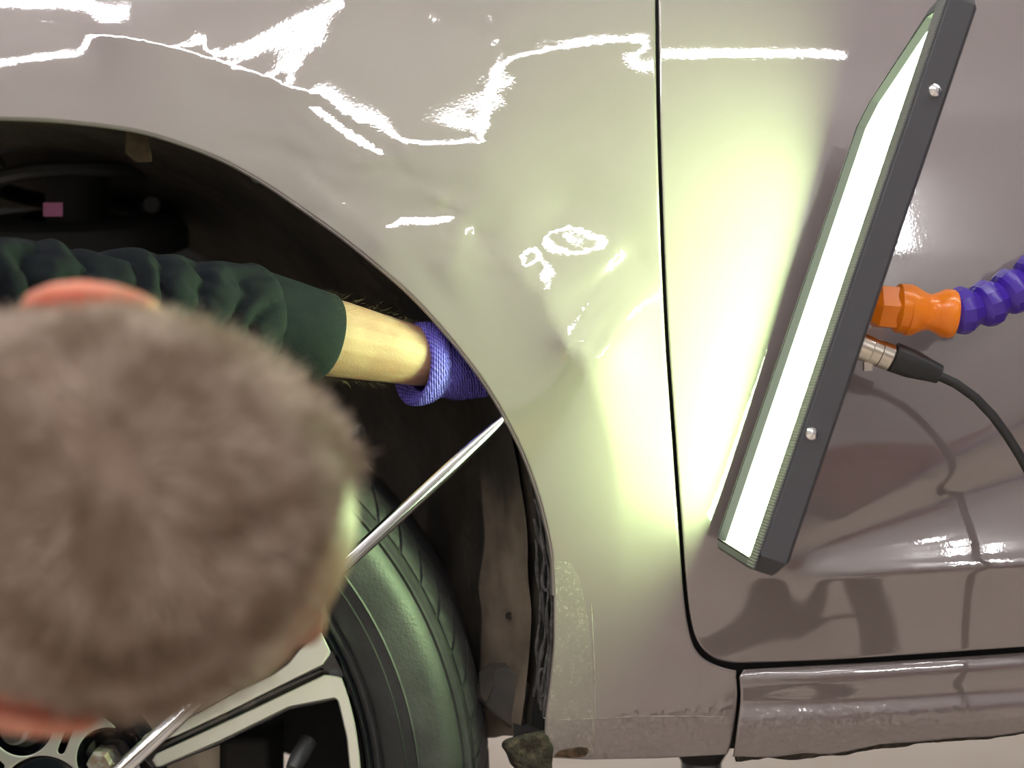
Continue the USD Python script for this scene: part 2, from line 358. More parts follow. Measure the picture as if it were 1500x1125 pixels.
PAINT = (0.180, 0.149, 0.143)
mat('paint', {'g': ('geometry', {}), 'n': ('noise_texture', dict(scale=420.0, detail=1.0)), 'n2': ('noise_texture', dict(scale=210.0, detail=0.5)),
    's': ('separate_xyz', {}), 'mr': ('map_range', dict(range_type='smoothstep', from_min=0.842, from_max=0.820, to_min=0.0, to_max=1.0, clamp=True)),
    'm2': ('math', dict(math_type='multiply')), 'm3': ('math', dict(math_type='multiply', value2=85.0)), 'a': ('math', dict(math_type='add')),
    'b': ('bump', dict(distance=0.000010, strength=1.0)), 'p': ('principled_bsdf', dict(base_color=PAINT, metallic=0.3, roughness=0.42, coat_weight=1.0, coat_roughness=0.008, coat_ior=2.0))},
    [('g.position', 'n.vector'), ('g.position', 'n2.vector'), ('g.position', 's.vector'), ('s.z', 'mr.value'), ('n2.fac', 'm2.value1'), ('mr.result', 'm2.value2'), ('m2.value', 'm3.value1'),
     ('n.fac', 'a.value1'), ('m3.value', 'a.value2'), ('a.value', 'b.height'), ('b.normal', 'p.coat_normal'), ('b.normal', 'p.normal')])
plain('black_rubber', (0.012, 0.012, 0.012), 0.6)
plain('inner_black', (0.010, 0.009, 0.008), 0.8)
plain('liner', (0.016, 0.0135, 0.010), 0.75, col2=(0.050, 0.038, 0.027), scale=14, lo=0.35, hi=0.7, bump=0.002, bscale=60)
mat('lit_mud', {'g': ('geometry', {}), 's': ('separate_xyz', {}), 'z': ('map_range', dict(range_type='smoothstep', from_min=1.06, from_max=0.93, to_min=0.0, to_max=1.0, clamp=True)), 'n': ('noise_texture', dict(scale=26.0, detail=5.0)),
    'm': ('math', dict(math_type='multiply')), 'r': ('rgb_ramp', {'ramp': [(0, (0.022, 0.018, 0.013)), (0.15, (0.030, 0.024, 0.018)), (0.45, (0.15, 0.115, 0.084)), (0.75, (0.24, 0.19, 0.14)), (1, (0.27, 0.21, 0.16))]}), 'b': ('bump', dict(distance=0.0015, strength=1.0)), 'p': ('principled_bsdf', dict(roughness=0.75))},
    [('g.position', 's.vector'), ('g.position', 'n.vector'), ('s.z', 'z.value'), ('n.fac', 'm.value1'), ('z.result', 'm.value2'), ('m.value', 'r.fac'), ('r.color', 'p.base_color'), ('n.fac', 'b.height'), ('b.normal', 'p.normal')])  # mud brown with light painted in, fading towards the top
plain('flap_plastic', (0.034, 0.033, 0.032), 0.6, col2=(0.055, 0.045, 0.036), scale=30)
plain('sealer', (0.030, 0.029, 0.030), 0.55, col2=(0.085, 0.080, 0.080), scale=180, bump=0.0008, bscale=260)
plain('dirt', (0.020, 0.015, 0.009), 0.9, col2=(0.085, 0.062, 0.038), scale=150, lo=0.5, hi=0.8, bump=0.004, bscale=120)
plain('film_dust', (0.34, 0.31, 0.27), 0.8, col2=(0.20, 0.17, 0.15), scale=120)
plain('rust', (0.045, 0.028, 0.014), 0.8, col2=(0.12, 0.07, 0.035), scale=160, bump=0.001, bscale=200)
plain('tyre_rubber', (0.026, 0.027, 0.027), 0.55, col2=(0.040, 0.041, 0.040), scale=30, bump=0.0004, bscale=400)
plain('tread_rubber', (0.040, 0.041, 0.040), 0.7, col2=(0.058, 0.060, 0.058), scale=120, bump=0.0006, bscale=300)
plain('machined', (0.74, 0.72, 0.68), 0.34, 0.6, bump=0.00002, bscale=900)
plain('gloss_black', (0.008, 0.009, 0.013), 0.12, coat_weight=0.6)
plain('bolt_steel', (0.50, 0.49, 0.48), 0.30, 1.0)
plain('bolt_rusty', (0.34, 0.25, 0.19), 0.5, 0.7, col2=(0.45, 0.42, 0.40), scale=200)
plain('brake_iron', (0.50, 0.42, 0.33), 0.5, 0.15, col2=(0.62, 0.54, 0.43), scale=60)
plain('grey_metal', (0.16, 0.17, 0.17), 0.45, 0.6)
plain('chrome', (0.86, 0.86, 0.87), 0.09, 1.0)
plain('steel_rod', (0.80, 0.80, 0.82), 0.13, 1.0)
plain('nickel', (0.62, 0.58, 0.50), 0.25, 1.0)
plain('lamp_case', (0.062, 0.062, 0.070), 0.50, bump=0.00015, bscale=900)
mat('lamp_rim', {'g': ('geometry', {}), 'w': ('wave_texture', dict(bands_direction='z', scale=160.0, distortion=0.5)), 'b': ('bump', dict(distance=0.0004, strength=1.0)),
    'p': ('principled_bsdf', dict(base_color=(0.12, 0.125, 0.12), roughness=0.45))}, [('g.position', 'w.vector'), ('w.fac', 'b.height'), ('b.normal', 'p.normal')])
plain('lamp_lining', (0.0058, 0.0036, 0.0080), 0.6, specular_ior_level=0.05)
mat('lamp_glow', {'e': ('emission', dict(color=(0.68, 1.0, 0.47), strength=WORK_LIGHT_POWER))}, [], 'e.emission')
mat('fill_tube_glow', {'e': ('emission', dict(color=(1.0, 0.98, 0.995), strength=FILL_TUBE_POWER))}, [], 'e.emission')
mat('tube_glow', {'e': ('emission', dict(color=(1.0, 0.98, 0.995), strength=TUBE_POWER))}, [], 'e.emission')
plain('white_enamel', (0.75, 0.75, 0.75), 0.4)
plain('orange_plastic', (1.0, 0.25, 0.010), 0.24, subsurface_weight=0.15, subsurface_scale=0.004)
plain('purple_plastic', (0.060, 0.022, 0.36), 0.22)
plain('cable_rubber', (0.016, 0.016, 0.017), 0.45)
plain('knit', (0.105, 0.082, 0.60), 0.85, sheen_weight=0.3)
mat('glove', {'g': ('geometry', {}), 'w': ('wave_texture', dict(bands_direction='diagonal', scale=140.0, distortion=0.6)), 'w2': ('wave_texture', dict(bands_direction='x', scale=170.0, distortion=0.8)),
    'a': ('math', dict(math_type='add')), 'b': ('bump', dict(distance=0.0012, strength=1.0)), 'r': ('rgb_ramp', {'ramp': [(0, (0.060, 0.045, 0.36)), (0.5, (0.135, 0.105, 0.62)), (1, (0.24, 0.20, 0.80))]}),
    'm': ('math', dict(math_type='multiply', value2=0.5)), 'p': ('principled_bsdf', dict(roughness=0.85))},
    [('g.position', 'w.vector'), ('g.position', 'w2.vector'), ('w.fac', 'a.value1'), ('w2.fac', 'a.value2'), ('a.value', 'm.value1'), ('m.value', 'r.fac'), ('r.color', 'p.base_color'), ('a.value', 'b.height'), ('b.normal', 'p.normal')])
plain('skin', (0.31, 0.19, 0.125), 0.5, col2=(0.27, 0.15, 0.10), scale=45, subsurface_weight=0.25, subsurface_scale=0.004, bump=0.0002, bscale=500)
plain('ear_skin', (0.62, 0.25, 0.17), 0.5, subsurface_weight=0.4, subsurface_scale=0.006)
plain('scalp', (0.28, 0.195, 0.145), 0.75, col2=(0.12, 0.078, 0.048), scale=22, lo=0.3, hi=0.7, bump=0.002, bscale=90)
plain('hair', (0.215, 0.145, 0.092), 0.5, col2=(0.48, 0.38, 0.305), scale=40, lo=0.4, hi=0.6)
plain('arm_hair', (0.12, 0.07, 0.035), 0.5)
plain('sweater', (0.0060, 0.0078, 0.0105), 0.9, col2=(0.0074, 0.0100, 0.0112), scale=90, bump=0.0003, bscale=900, specular_ior_level=0.12)
plain('stitch', (0.035, 0.075, 0.055), 0.8)
plain('trousers', (0.03, 0.032, 0.038), 0.85)
plain('shoe', (0.02, 0.02, 0.02), 0.6)
plain('eye_white', (0.8, 0.78, 0.75), 0.2)
plain('floor_paint', (0.70, 0.605, 0.50), 0.35, col2=(0.75, 0.66, 0.56), scale=3.0, bump=0.0004, bscale=40)
plain('wall_paint', (0.66, 0.64, 0.62), 0.8)
plain('ceiling_paint', (0.66, 0.645, 0.64), 0.85)
plain('lift_steel', (0.020, 0.022, 0.030), 0.4)
plain('pad_rubber', (0.014, 0.014, 0.014), 0.8)
plain('label_pink', (0.30, 0.085, 0.19), 0.6)
plain('bracket_brown', (0.085, 0.052, 0.030), 0.8, col2=(0.05, 0.03, 0.018), scale=80)
mat('film', {'g': ('geometry', {}), 'n': ('noise_texture', dict(scale=330.0, detail=4.0, roughness=0.7)), 'n2': ('noise_texture', dict(scale=40.0, detail=2.0)), 'r': ('rgb_ramp', {'ramp': [(0, (0.10, 0.10, 0.10)), (0.54, (0.13, 0.13, 0.13)), (0.68, (0.75, 0.75, 0.75)), (1, (0.9, 0.9, 0.9))]}),
    'm': ('math', dict(math_type='multiply')), 't': ('transparent_bsdf', {}), 'd': ('diffuse_bsdf', dict(color=(0.52, 0.50, 0.42))), 'x': ('mix_closure', {})},
    [('g.position', 'n.vector'), ('g.position', 'n2.vector'), ('n.fac', 'r.fac'), ('r.color', 'm.value1'), ('n2.fac', 'm.value2'), ('m.value', 'x.fac'), ('t.BSDF', 'x.closure1'), ('d.BSDF', 'x.closure2')], 'x.closure')

# ---------------------------------------------------------------- the workshop
def slab(name, x0, x1, y0, y1, z0, z1, material, label, category):
    obj(name, box(x0, x1, y0, y1, z0, z1), material, smooth=False, label=label, category=category, kind='structure')
RX0, RX1, RY0, RY1, RZ = -6.5, 7.0, -5.5, 8.0, 4.4
slab('floor', RX0, RX1, RY0, RY1, -0.1, 0, 'floor_paint', 'pale beige workshop floor under the lifted car', 'floor')
slab('ceiling', RX0, RX1, RY0, RY1, RZ, RZ + 0.1, 'ceiling_paint', 'white workshop ceiling above the tube lights', 'ceiling')
slab('wall_front', RX0, RX1, RY0 - 0.1, RY0, 0, RZ, 'wall_paint', 'pale workshop wall facing the side of the car', 'wall')
slab('wall_back', RX0, RX1, RY1, RY1 + 0.1, 0, RZ, 'wall_paint', 'pale workshop wall beyond the far side of the car', 'wall')
slab('wall_left', RX0 - 0.1, RX0, RY0 - 0.1, RY1 + 0.1, 0, RZ, 'wall_paint', 'pale workshop wall ahead of the car', 'wall')
slab('wall_right', RX1, RX1 + 0.1, RY0 - 0.1, RY1 + 0.1, 0, RZ, 'wall_paint', 'pale workshop wall behind the car', 'wall')

TUBE_LABELS = ['long ceiling tube light mirrored as the thin line along the fender crease', 'ceiling tube light mirrored as the slanting streak above the wheel arch',
    'ceiling tube light mirrored at the upper left corner of the fender', 'added fill tube light row just above the side of the car',
    'lowest and shortest wall tube light mirrored on the door below the orange joint', 'short wall tube light mirrored on the door just above the orange joint',
    'upper wall tube light mirrored on the door close behind the lamp', 'longest wall tube light mirrored as the tall streak right of the lamp']
EXTRA = [((-4.5, 2.6, 3.5), (4.5, 2.6, 3.5)), ((-4.5, 4.4, 3.5), (4.5, 4.4, 3.5)), ((-4.5, 6.2, 3.5), (4.5, 6.2, 3.5)), ((-5.6, -4.5, 3.5), (-5.6, 1.5, 3.5)), ((5.9, -4.5, 3.5), (5.9, 1.5, 3.5))]  # unseen fill tubes, added to brighten the room and the floor
EXTRA_LABELS = ['added fill tube row on the ceiling just beyond the car', 'added fill tube row on the ceiling midway to the back wall', 'added fill tube row on the ceiling along the back wall',
    'added fill tube row on the ceiling along the wall ahead of the car', 'added fill tube row on the ceiling along the wall behind the car']
for (A, B), lab in zip(TUBES + EXTRA, TUBE_LABELS + EXTRA_LABELS):
    A, B = np.array(A), np.array(B); wall = A[1] == -5.4
    t = thing('wall_light' if wall else 'ceiling_light', lab, 'light', (A + B) / 2 + ([0, -0.1, 0] if wall else [0, 0, RZ - Z_TUBE]))
    obj('tube', tube(np.linspace(A, B, 9), TUBE_R, 14), 'fill_tube_glow' if lab in EXTRA_LABELS else 'tube_glow', t)
    back = np.array([0, -1.0, 0]) if wall else np.array([0, 0, 1.0]); e = (B - A) / np.linalg.norm(B - A); sidev = np.cross(e, back)
    off = back * (TUBE_R + 0.018); q = [A - e * 0.03, B + e * 0.03]
    obj('housing', m3.Manifold.batch_hull([ball(k + off + sidev * s * 0.016, 0.012, 10) for k in q for s in (-1, 1)]), 'white_enamel', t)
    far = abs((RY0 - A[1])) - TUBE_R - 0.02 if wall else RZ - Z_TUBE - TUBE_R - 0.02
    for f in (0.12, 0.88):
        c = A + (B - A) * f + off; obj('hanger', tube([c, c + back * far], 0.006, 8), 'white_enamel', t)

# ---------------------------------------------------------------- the car
car = thing('car', 'taupe metallic car on a lift with a dented front fender over an open wheel arch', 'car', (0.5, 0.9, 0.8))
DS = door_surface(); FS = fender_surface(DS)
fender_outline = curve(ARCH, 5).tolist() + [(798, 1108), (860, 1111), (960, 1109), (1064, 1104)] + curve([(1069, 1090), (1076, 1050), (1079, 1015), (1077, 990)], 5).tolist() + curve(GAP_FENDER, 6).tolist()[::-1] + [(-560, -340)]
obj('fender', panel(fender_outline, FS.y, 7, 1.8, 0.016, 4), 'paint', car, smooth=40, label='dented taupe front fender with wheel arch flare')
la = curve([p for p in ARCH if p[1] < 900 and p[0] > -500], 6); obj('arch_lip', tube(P(la[:, 0] - 1.0, la[:, 1] + 1.5, FS.y(la[:, 0], la[:, 1]) + 0.0026), 0.0021, 8), 'paint', car, smooth=True, label='rolled lip of the wheel arch')
door_outline = curve(GAP_DOOR, 6).tolist() + curve([(1080, 970), (1200, 966), (1340, 957), (1500, 946), (2050, 905)], 8).tolist() + [(2050, -340)]
obj('door', panel(door_outline, DS.y, 7, 1.8, 0.02, 5), 'paint', car, smooth=40, label='taupe front door with a scalloped lower crease')
RS = Surface(1060, 2080, 880, 1140, 5)
top = np.interp(RS.PX, [1060, 1200, 1340, 1500, 2080], [978, 973, 965, 954, 912]); t_ = (RS.PY - top)
RS.fit(np.interp(t_, [-40, 0, 7, 14, 24, 36, 46, 54, 66, 78, 100, 130, 170], np.array([70, 62, 45, 12, 1, -6, -10, 2, 18, 4, -20, -34, -60]) * RAD), 0.0 * RS.PX, 1.0, 0.05, pin=[(1100, 1000, -0.002, 5)])
rock_bottom = [(1074, 1107), (1130, 1108), (1180, 1102), (1215, 1104), (1250, 1098), (1290, 1089), (1340, 1086), (1400, 1080), (1450, 1078), (1500, 1071), (2050, 1035)]
rock_outline = curve([(1090, 982), (1200, 976), (1340, 968), (1500, 957), (2050, 915)], 8).tolist() + rock_bottom[::-1] + curve([(1076, 1104), (1082, 1060), (1086, 1020), (1084, 992)], 5).tolist()
obj('rocker_panel', panel(rock_outline, RS.y, 5, 1.8, 0.05, 4), 'paint', car, smooth=40, label='taupe sill panel below the door')
rng = np.random.default_rng(4)
dx_ = np.arange(1078, 1520, 4.0); dy_ = np.array([np.interp(x, *zip(*rock_bottom)) for x in dx_]); dr_ = 0.0008 + 0.0062 * meshkit.fbm(np.stack([dx_ / 45, 0 * dx_, 0 * dx_], 1), 4, 6) * np.interp(dx_, [1078, 1330, 1500], [1.3, 1.0, 0.4])
obj('sill_dirt', tube(P(dx_, dy_ - 1, RS.y(dx_, dy_) + 0.006), dr_, 8), 'dirt', car, label='rusty flaking dirt under the sill edge', kind='stuff')
film = [(811, 822), (835, 824), (848, 846), (860, 900), (867, 970), (869, 1060), (867, 1106), (801, 1106), (803, 1050), (809, 1000), (814, 940), (815, 870)]
obj('protective_film', panel(film, lambda x, y: FS.y(x, y) - 0.0006, 6, 0.4, 0.0005, 4), 'film', car, smooth=True, label='worn whitish stone-guard film along the rear of the wheel arch')
for pts, w in (([(866, 885), (869, 940), (871, 1000), (871, 1052)], 0.0005), ([(868, 1058), (870, 1080), (866, 1108)], 0.0011), ([(818, 1054), (880, 1052), (960, 1049), (1060, 1050)], 0.0005)):
    q = curve(pts, 6); obj('film_edge', tube(P(q[:, 0], q[:, 1], FS.y(q[:, 0], q[:, 1]) + w * 0.5), w, 8), 'film_dust', car)
obj('rust_patch', panel([(812, 1108), (820, 1100), (836, 1098), (848, 1095), (861, 1096), (862, 1102), (856, 1108), (840, 1110)], lambda x, y: FS.y(x, y) - 0.0009, 4, 0.5, 0.001, 3), 'rust', car, smooth=True, label='brown rust patch low on the fender')
# dark sheet behind the gaps
gap = curve(GAP_FENDER, 10); back_poly = [tuple(p) for p in gap + [-26, 0]] + [(1060, 1010), (1052, 1096), (1110, 1096), (1110, 1004), (2050, 955), (2050, 880), (1110, 940), (1060, 930)] + [tuple(p) for p in gap[::-1] + [36, 0] if p[1] < 900]
obj('door_seal', panel(back_poly, lambda x, y: np.interp(y, [-340, 0, 560, 1000, 1120], [0.075, 0.058, 0.012, 0.020, 0.040]), 20, 0.5, 0.004), 'black_rubber', car, smooth=True)
obj('body_shell', join(box(-0.75, 4.2, 0.45, 1.75, 0.84, 1.75, 0.04), box(0.10, 4.2, 0.10, 0.50, 0.86, 1.60, 0.02)), 'inner_black', car, label='dark inner body behind the outer panels')

# wheel arch liner: strips of a curved sheet going inwards
WC = np.array([62.0, 1172.0])
ac = curve(ARCH, 12); ac = ac[ac[:, 1] <= 1076]; aa = np.arctan2(-(ac[:, 1] - WC[1]), ac[:, 0] - WC[0]) / RAD   # 8 degrees (lower right) .. 130
def ring(scale, y, deep=0.0):
    s = np.interp(aa, [26, 45, 70, 130], scale)
    q = WC + (ac - WC) * s[:, None]; return P(q[:, 0], q[:, 1], y)
def strip(rows):
    v = np.stack(rows, 0); a, b = v.shape[:2]; i, j = np.meshgrid(np.arange(a - 1), np.arange(b - 1), indexing='ij')
    q = np.stack([i * b + j, (i + 1) * b + j, (i + 1) * b + j + 1, i * b + j + 1], -1).reshape(-1, 4)
    return v.reshape(-1, 3), np.vstack([q[:, [0, 1, 2]], q[:, [0, 2, 3]]])
lip_y = FS.y(ac[:, 0], ac[:, 1])
A0, A1, A2, A3 = ring([0.995, 1.002, 1.0, 1.0], lip_y + 0.014), ring([0.972, 1.03, 1.01, 1.0], lip_y + 0.030), ring([0.865, 0.97, 0.99, 0.99], 0.115), ring([0.835, 0.93, 0.97, 0.97], 0.15)
A4, A5 = ring([0.68, 0.77, 0.90, 0.93], 0.30), ring([0.60, 0.69, 0.85, 0.89], 0.42)
wob = lambda A, k: A + 0.004 * (meshkit.noise(A * 30 + k) - 0.5)[:, None] * np.array([1, 1, 1])
def mid(A, B, n, bulge=0.0):
    return [A + (B - A) * t + np.array([0, bulge * math.sin(math.pi * t), 0]) for t in np.linspace(0, 1, n)]
obj('wheel_arch_liner', strip([wob(r, i * 3.7) for i, r in enumerate(mid(A1, A2, 10, 0.004) + mid(A2, A3, 3)[1:] + mid(A3, A4, 8, 0.01)[1:] + mid(A4, A5, 4)[1:])]), 'liner', car, smooth=True, label='dirty brown-black plastic wheel arch liner')
obj('arch_flange', strip([A0, A1]), 'black_rubber', car, smooth=True)
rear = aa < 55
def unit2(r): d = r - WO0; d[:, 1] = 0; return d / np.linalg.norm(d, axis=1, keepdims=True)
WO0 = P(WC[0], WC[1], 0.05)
obj('liner_mud_and_light', strip([wob(r, i * 2.3)[rear] - [0, 0.006, 0] - 0.004 * unit2(r)[rear] for i, r in enumerate(mid(A1 * 0.9 + A2 * 0.1, A2, 9, 0.004))]), 'lit_mud', car, smooth=True, label='brown mud with painted-in light on the rear of the liner')  # muddy sheet whose lighter tone paints in the light on the liner
obj('arch_back_wall', panel([(-600, 100), (900, 100), (900, 900), (560, 1010), (430, 1010), (-600, 1010)], lambda x, y: 0.43 + 0 * x, 60, 0.5, 0.005), 'inner_black', car, smooth=True)
obj('liner_hole', lathe([(0, 0.0001), (0, 0.0032), (0.001, 0.0034)], P(746, 902, 0.058), (0.3, -1, 0), 14), 'inner_black', car)
flap = [(700, 1004), (716, 985), (742, 978), (760, 990), (776, 1004), (790, 1030), (790, 1062), (776, 1072), (752, 1067), (722, 1043), (700, 1022)]
obj('liner_flap', panel(flap, lambda x, y: 0.060 - 0.0002 * (x - 700), 7, 1.5, 0.01), 'flap_plastic', car, smooth=40, label='dark grey flap at the lower end of the liner')
obj('liner_recess', panel([(702, 985), (718, 972), (740, 972), (748, 985), (744, 1000), (722, 1006), (712, 1030), (704, 1020)], lambda x, y: 0.055 + 0 * x, 6, 1.0, 0.01), 'liner', car, smooth=40)
def lumps(pts, r, seed):
    g = np.random.default_rng(seed)
    return m3.Manifold.batch_boolean([bone(p, r * g.uniform(0.8, 1.2), q, r * g.uniform(0.8, 1.2), 10) for p, q in zip(pts[:-1], pts[1:])], m3.OpType.Add)
def ragged(m, edge, amp, scale, seed=0, rounds=4):
    v, f = tri(m.refine_to_length(edge)); t = trimesh.Trimesh(v, f); trimesh.smoothing.filter_taubin(t, iterations=rounds)
    t.vertices = t.vertices + t.vertex_normals * ((meshkit.fbm(t.vertices * scale, 3, seed) - 0.5) * 2 * amp)[:, None]; return t
chunk = m3.Manifold.batch_hull([ball(P(x, y, d), 0.004, 10) for x, y in ((744, 1092), (756, 1086), (800, 1080), (800, 1130), (768, 1128), (750, 1104)) for d in (0.012, 0.05)])
obj('sill_end', ragged(chunk, 0.004, 0.004, 90, 2), 'dirt', car, label='crumbling dirty end of the sill below the liner')
obj('jack_point', box(*P(752, 0, 0.03)[[0]], *P(800, 0, 0.03)[[0]], 0.02, 0.06, P(0, 1082, 0.03)[2], P(0, 1066, 0.03)[2]), 'inner_black', car, smooth=False)
for k, (dx, r0) in enumerate(((-3, 0.0018), (-9, 0.0015), (-15, 0.0017), (-22, 0.0014))):
    y = np.linspace(700 + 30 * k, 1050 - 10 * k, 40); x = np.interp(y, *zip(*[(p[1], p[0]) for p in ARCH if p[0] > 700 and p[1] > 560])) + dx + 2.5 * np.sin(y / 17.0 + k * 2) * (k > 0)
    obj('sealer_bead', tube(P(x, y, FS.y(x, y) + 0.008 + 0.004 * k), r0 * (1 + 0.35 * np.sin(y / 9.0 + k)), 8), 'sealer', car, label='smeared grey sealer bead along the arch edge' if k == 0 else None)
for x, y in ((800, 845), (794, 1000)):
    q = [(x + 7 * math.cos(a) * (1 - a / 20), y + 20 * math.sin(a)) for a in np.linspace(0, 9, 26)]
    obj('sealer_smear', tube([P(a, b, float(FS.y(a, b)) + 0.010 + 0.0002 * i) for i, (a, b) in enumerate(q)], 0.0013, 7), 'sealer', car)
# suspension seen in the dark of the arch
sp = P(112, 300, 0.25)
obj('spring_seat', lathe([(0.010, 0.05), (0.006, 0.098), (-0.004, 0.104), (-0.022, 0.104), (-0.03, 0.06)], sp + [0, 0, -0.02], (0, -0.25, 1), 40), 'inner_black', car)
th = np.linspace(0, 2 * math.pi * 4.2, 150)
obj('coil_spring', tube(sp + np.stack([0.072 * np.cos(th), 0.072 * np.sin(th), 0.0 + 0.125 * th / th[-1]], 1), 0.008, 10), 'black_rubber', car, label='black coil spring in the dark of the wheel arch')
obj('strut', lathe([(-0.30, 0.028), (0.0, 0.028), (0.14, 0.045)], sp, (0, 0, 1), 24), 'inner_black', car)
lx = P(78, 307, 0.137); obj('spring_label', box(lx[0] - 0.0085, lx[0] + 0.0085, lx[1] - 0.001, lx[1], lx[2] - 0.006, lx[2] + 0.006), 'label_pink', car, smooth=False, label='small pink label on the spring seat')
obj('bracket', panel([(186, 188), (215, 194), (222, 236), (200, 237), (184, 224)], lambda x, y: 0.07 + 0 * x, 6, 1.2, 0.004), 'bracket_brown', car, smooth=40, label='brown bracket hanging under the arch edge')
for x, y in ((378, 258), (483, 322)):
    obj('liner_clip', lathe([(0, 0.0001), (0.0, 0.006), (0.003, 0.005), (0.004, 0.001)], P(x, y, float(FS.y(x, y)) + 0.016), (0.3, -1, -0.5), 14), 'grey_metal', car)
obj('hub_stub', tube([P(503, 642, 0.20), P(531, 631, 0.19)], [0.0055, 0.006], 14), 'grey_metal', car, label='small grey bolt stub in the wheel arch')

# the wheel
wheel = holder('wheel', car)
YW = 0.018; SC = FPX / (DIST + YW); WO = P(WC[0], WC[1], YW); AX = np.array([0, 1.0, 0])
R = lambda px: px / SC
prof = [(0.020, 478), (0.004, 484), (-0.003, 492), (-0.004, 498), (0.000, 502), (-0.004, 508), (-0.010, 530), (-0.0105, 536), (-0.0125, 537.5), (-0.0105, 539), (-0.012, 553), (-0.0135, 555), (-0.012, 557), (-0.011, 590), (-0.006, 608), (0.002, 618), (0.001, 622), (0.0045, 624), (0.0050, 630),
        (0.012, 632), (0.013, 634), (0.020, 637), (0.035, 642), (0.06, 647), (0.12, 649), (0.18, 645), (0.205, 635), (0.225, 600), (0.22, 480)]
obj('tyre', lathe([(a, R(r)) for a, r in prof], WO, AX, 160), 'tyre_rubber', wheel, smooth=50, label='worn black tyre')
def block(a0, a1, lean, prof2):
    """One shoulder block of the tread between two angles."""
    rows = []
    for (al, r, shift) in prof2:
        a = np.linspace(a0, a1, 5) + shift * lean
        rows.append(np.stack([WO[0] + R(r) * np.cos(a), np.full(5, WO[1] + al), WO[2] + R(r) * np.sin(a)], 1))
    v, f = strip(rows); n = len(rows)
    t = trimesh.Trimesh(v, f, process=False)
    loop = list(range(0, 5)) + [5 * i + 4 for i in range(1, n)] + [5 * (n - 1) + k for k in (3, 2, 1, 0)] + [5 * i for i in range(n - 2, 0, -1)]
    c = np.array([WO[0], 0, WO[2]]); inner = v[loop].copy(); d = inner - c; d[:, 1] = 0; inner -= d / np.linalg.norm(d, axis=1, keepdims=True) * 0.006; inner[:, 1] += 0.003
    k = len(loop); V = np.vstack([v, inner]); L = np.array(loop); N = len(v) + np.arange(k)
    F = np.vstack([f, np.stack([L, np.roll(L, -1), np.roll(N, -1)], 1), np.stack([L, np.roll(N, -1), N], 1)])
    m = trimesh.Trimesh(V, F, process=False); trimesh.repair.fix_winding(m); return m
NB = 72
for k in range(NB):
    a0 = 2 * math.pi * k / NB
    obj('tread_block', block(a0, a0 + 2 * math.pi / NB * 0.86, 0.05, [(0.012, 636, 0), (0.020, 642, 0.3), (0.034, 647, 0.7), (0.050, 651, 1.2), (0.066, 653, 1.6)]), 'tread_rubber', wheel, smooth=25)
obj('rim_barrel', lathe([(0.010, R(480)), (0.016, R(470)), (0.06, R(455)), (0.16, R(440)), (0.20, R(470))], WO, AX, 96), 'gloss_black', wheel, smooth=40)
obj('rim_lip', lathe([(0.012, R(474)), (-0.002, R(478)), (-0.005, R(484)), (0.0, R(489)), (0.02, R(490))], WO, AX, 120), 'gloss_black', wheel, smooth=40)
up1 = [(209.6, 1084.8), (213, 1077.6), (279, 1053.6), (349, 1015), (399, 991), (423, 974), (440, 953), (458, 936), (468.8, 926.4), (483, 956), (472, 972), (404, 1005.6), (332, 1041.6), (257.6, 1076.4), (214, 1089.6)]
lo1 = [(225, 1113.6), (229, 1106), (368, 1041.6), (476, 990), (499, 993.6), (506, 1013), (512, 1034), (518, 1058), (521.6, 1080), (525, 1105), (527, 1130), (528, 1172), (515, 1172), (514, 1125), (509.6, 1080), (501, 1044), (496.4, 1024.8), (490, 1021), (423, 1034), (320, 1084.8), (252.8, 1113.6), (231, 1123)]
grv = [(200, 1098), (220, 1080), (280, 1050), (350, 1012), (400, 988), (424, 970), (468, 920), (490, 950), (505, 988), (490, 1024), (423, 1038), (320, 1090), (250, 1118), (226, 1128)]
thin = [(236, 1091), (330, 1047), (400, 1012), (470, 981), (474, 983), (404, 1016), (332, 1051), (238, 1095)]
def turned(m, k):
    if k == 0: return m
    v, f = tri(m); a = k * 72 * RAD; d = v - WO; c, s = math.cos(a), math.sin(a)
    return np.stack([d[:, 0] * c - d[:, 2] * s, d[:, 1], d[:, 0] * s + d[:, 2] * c], 1) + WO, f
pu, pl = panel(up1, lambda x, y: YW - 0.002 - 0.00004 * (x - 210), 10, 2.0, 0.02, 5), panel(lo1, lambda x, y: YW - 0.000 - 0.00002 * (x - 210), 10, 2.0, 0.02, 5)
pg, pt = panel(grv, lambda x, y: YW + 0.008 + 0 * x, 14, 2.0, 0.05, 8), panel(thin, lambda x, y: YW + 0.004 + 0 * x, 10, 0.8, 0.006, 5)
for k in range(5):
    obj('spoke', turned(pg, k), 'gloss_black', wheel, smooth=40)
    obj('spoke_blade', turned(pu, k), 'machined', wheel, smooth=40); obj('spoke_blade', turned(pl, k), 'machined', wheel, smooth=40)
    obj('spoke_ridge', turned(pt, k), 'gloss_black', wheel, smooth=40)
BA = [(33 + 72 * k) * RAD for k in range(5)]; BP = [(WC[0] + 113 * math.cos(a), WC[1] - 113 * math.sin(a)) for a in BA]
hub = Point(*WC).buffer(150)
for b in BP: hub = hub.difference(Point(*b).buffer(46))
for k in range(5):
    a = (69 + 72 * k) * RAD; hub = hub.difference(LineString([(WC[0] + r * math.cos(a), WC[1] - r * math.sin(a)) for r in (78, 118)]).buffer(7))
hub = hub.difference(Point(*WC).buffer(66)); hub = max(getattr(hub, 'geoms', [hub]), key=lambda g: g.area)
obj('hub_face', panel(list(hub.exterior.coords)[:-1], lambda x, y: YW + 0.006 + 0 * x, 10, 1.6, 0.03, 4, [list(i.coords)[:-1] for i in hub.interiors]), 'machined', wheel, smooth=40)
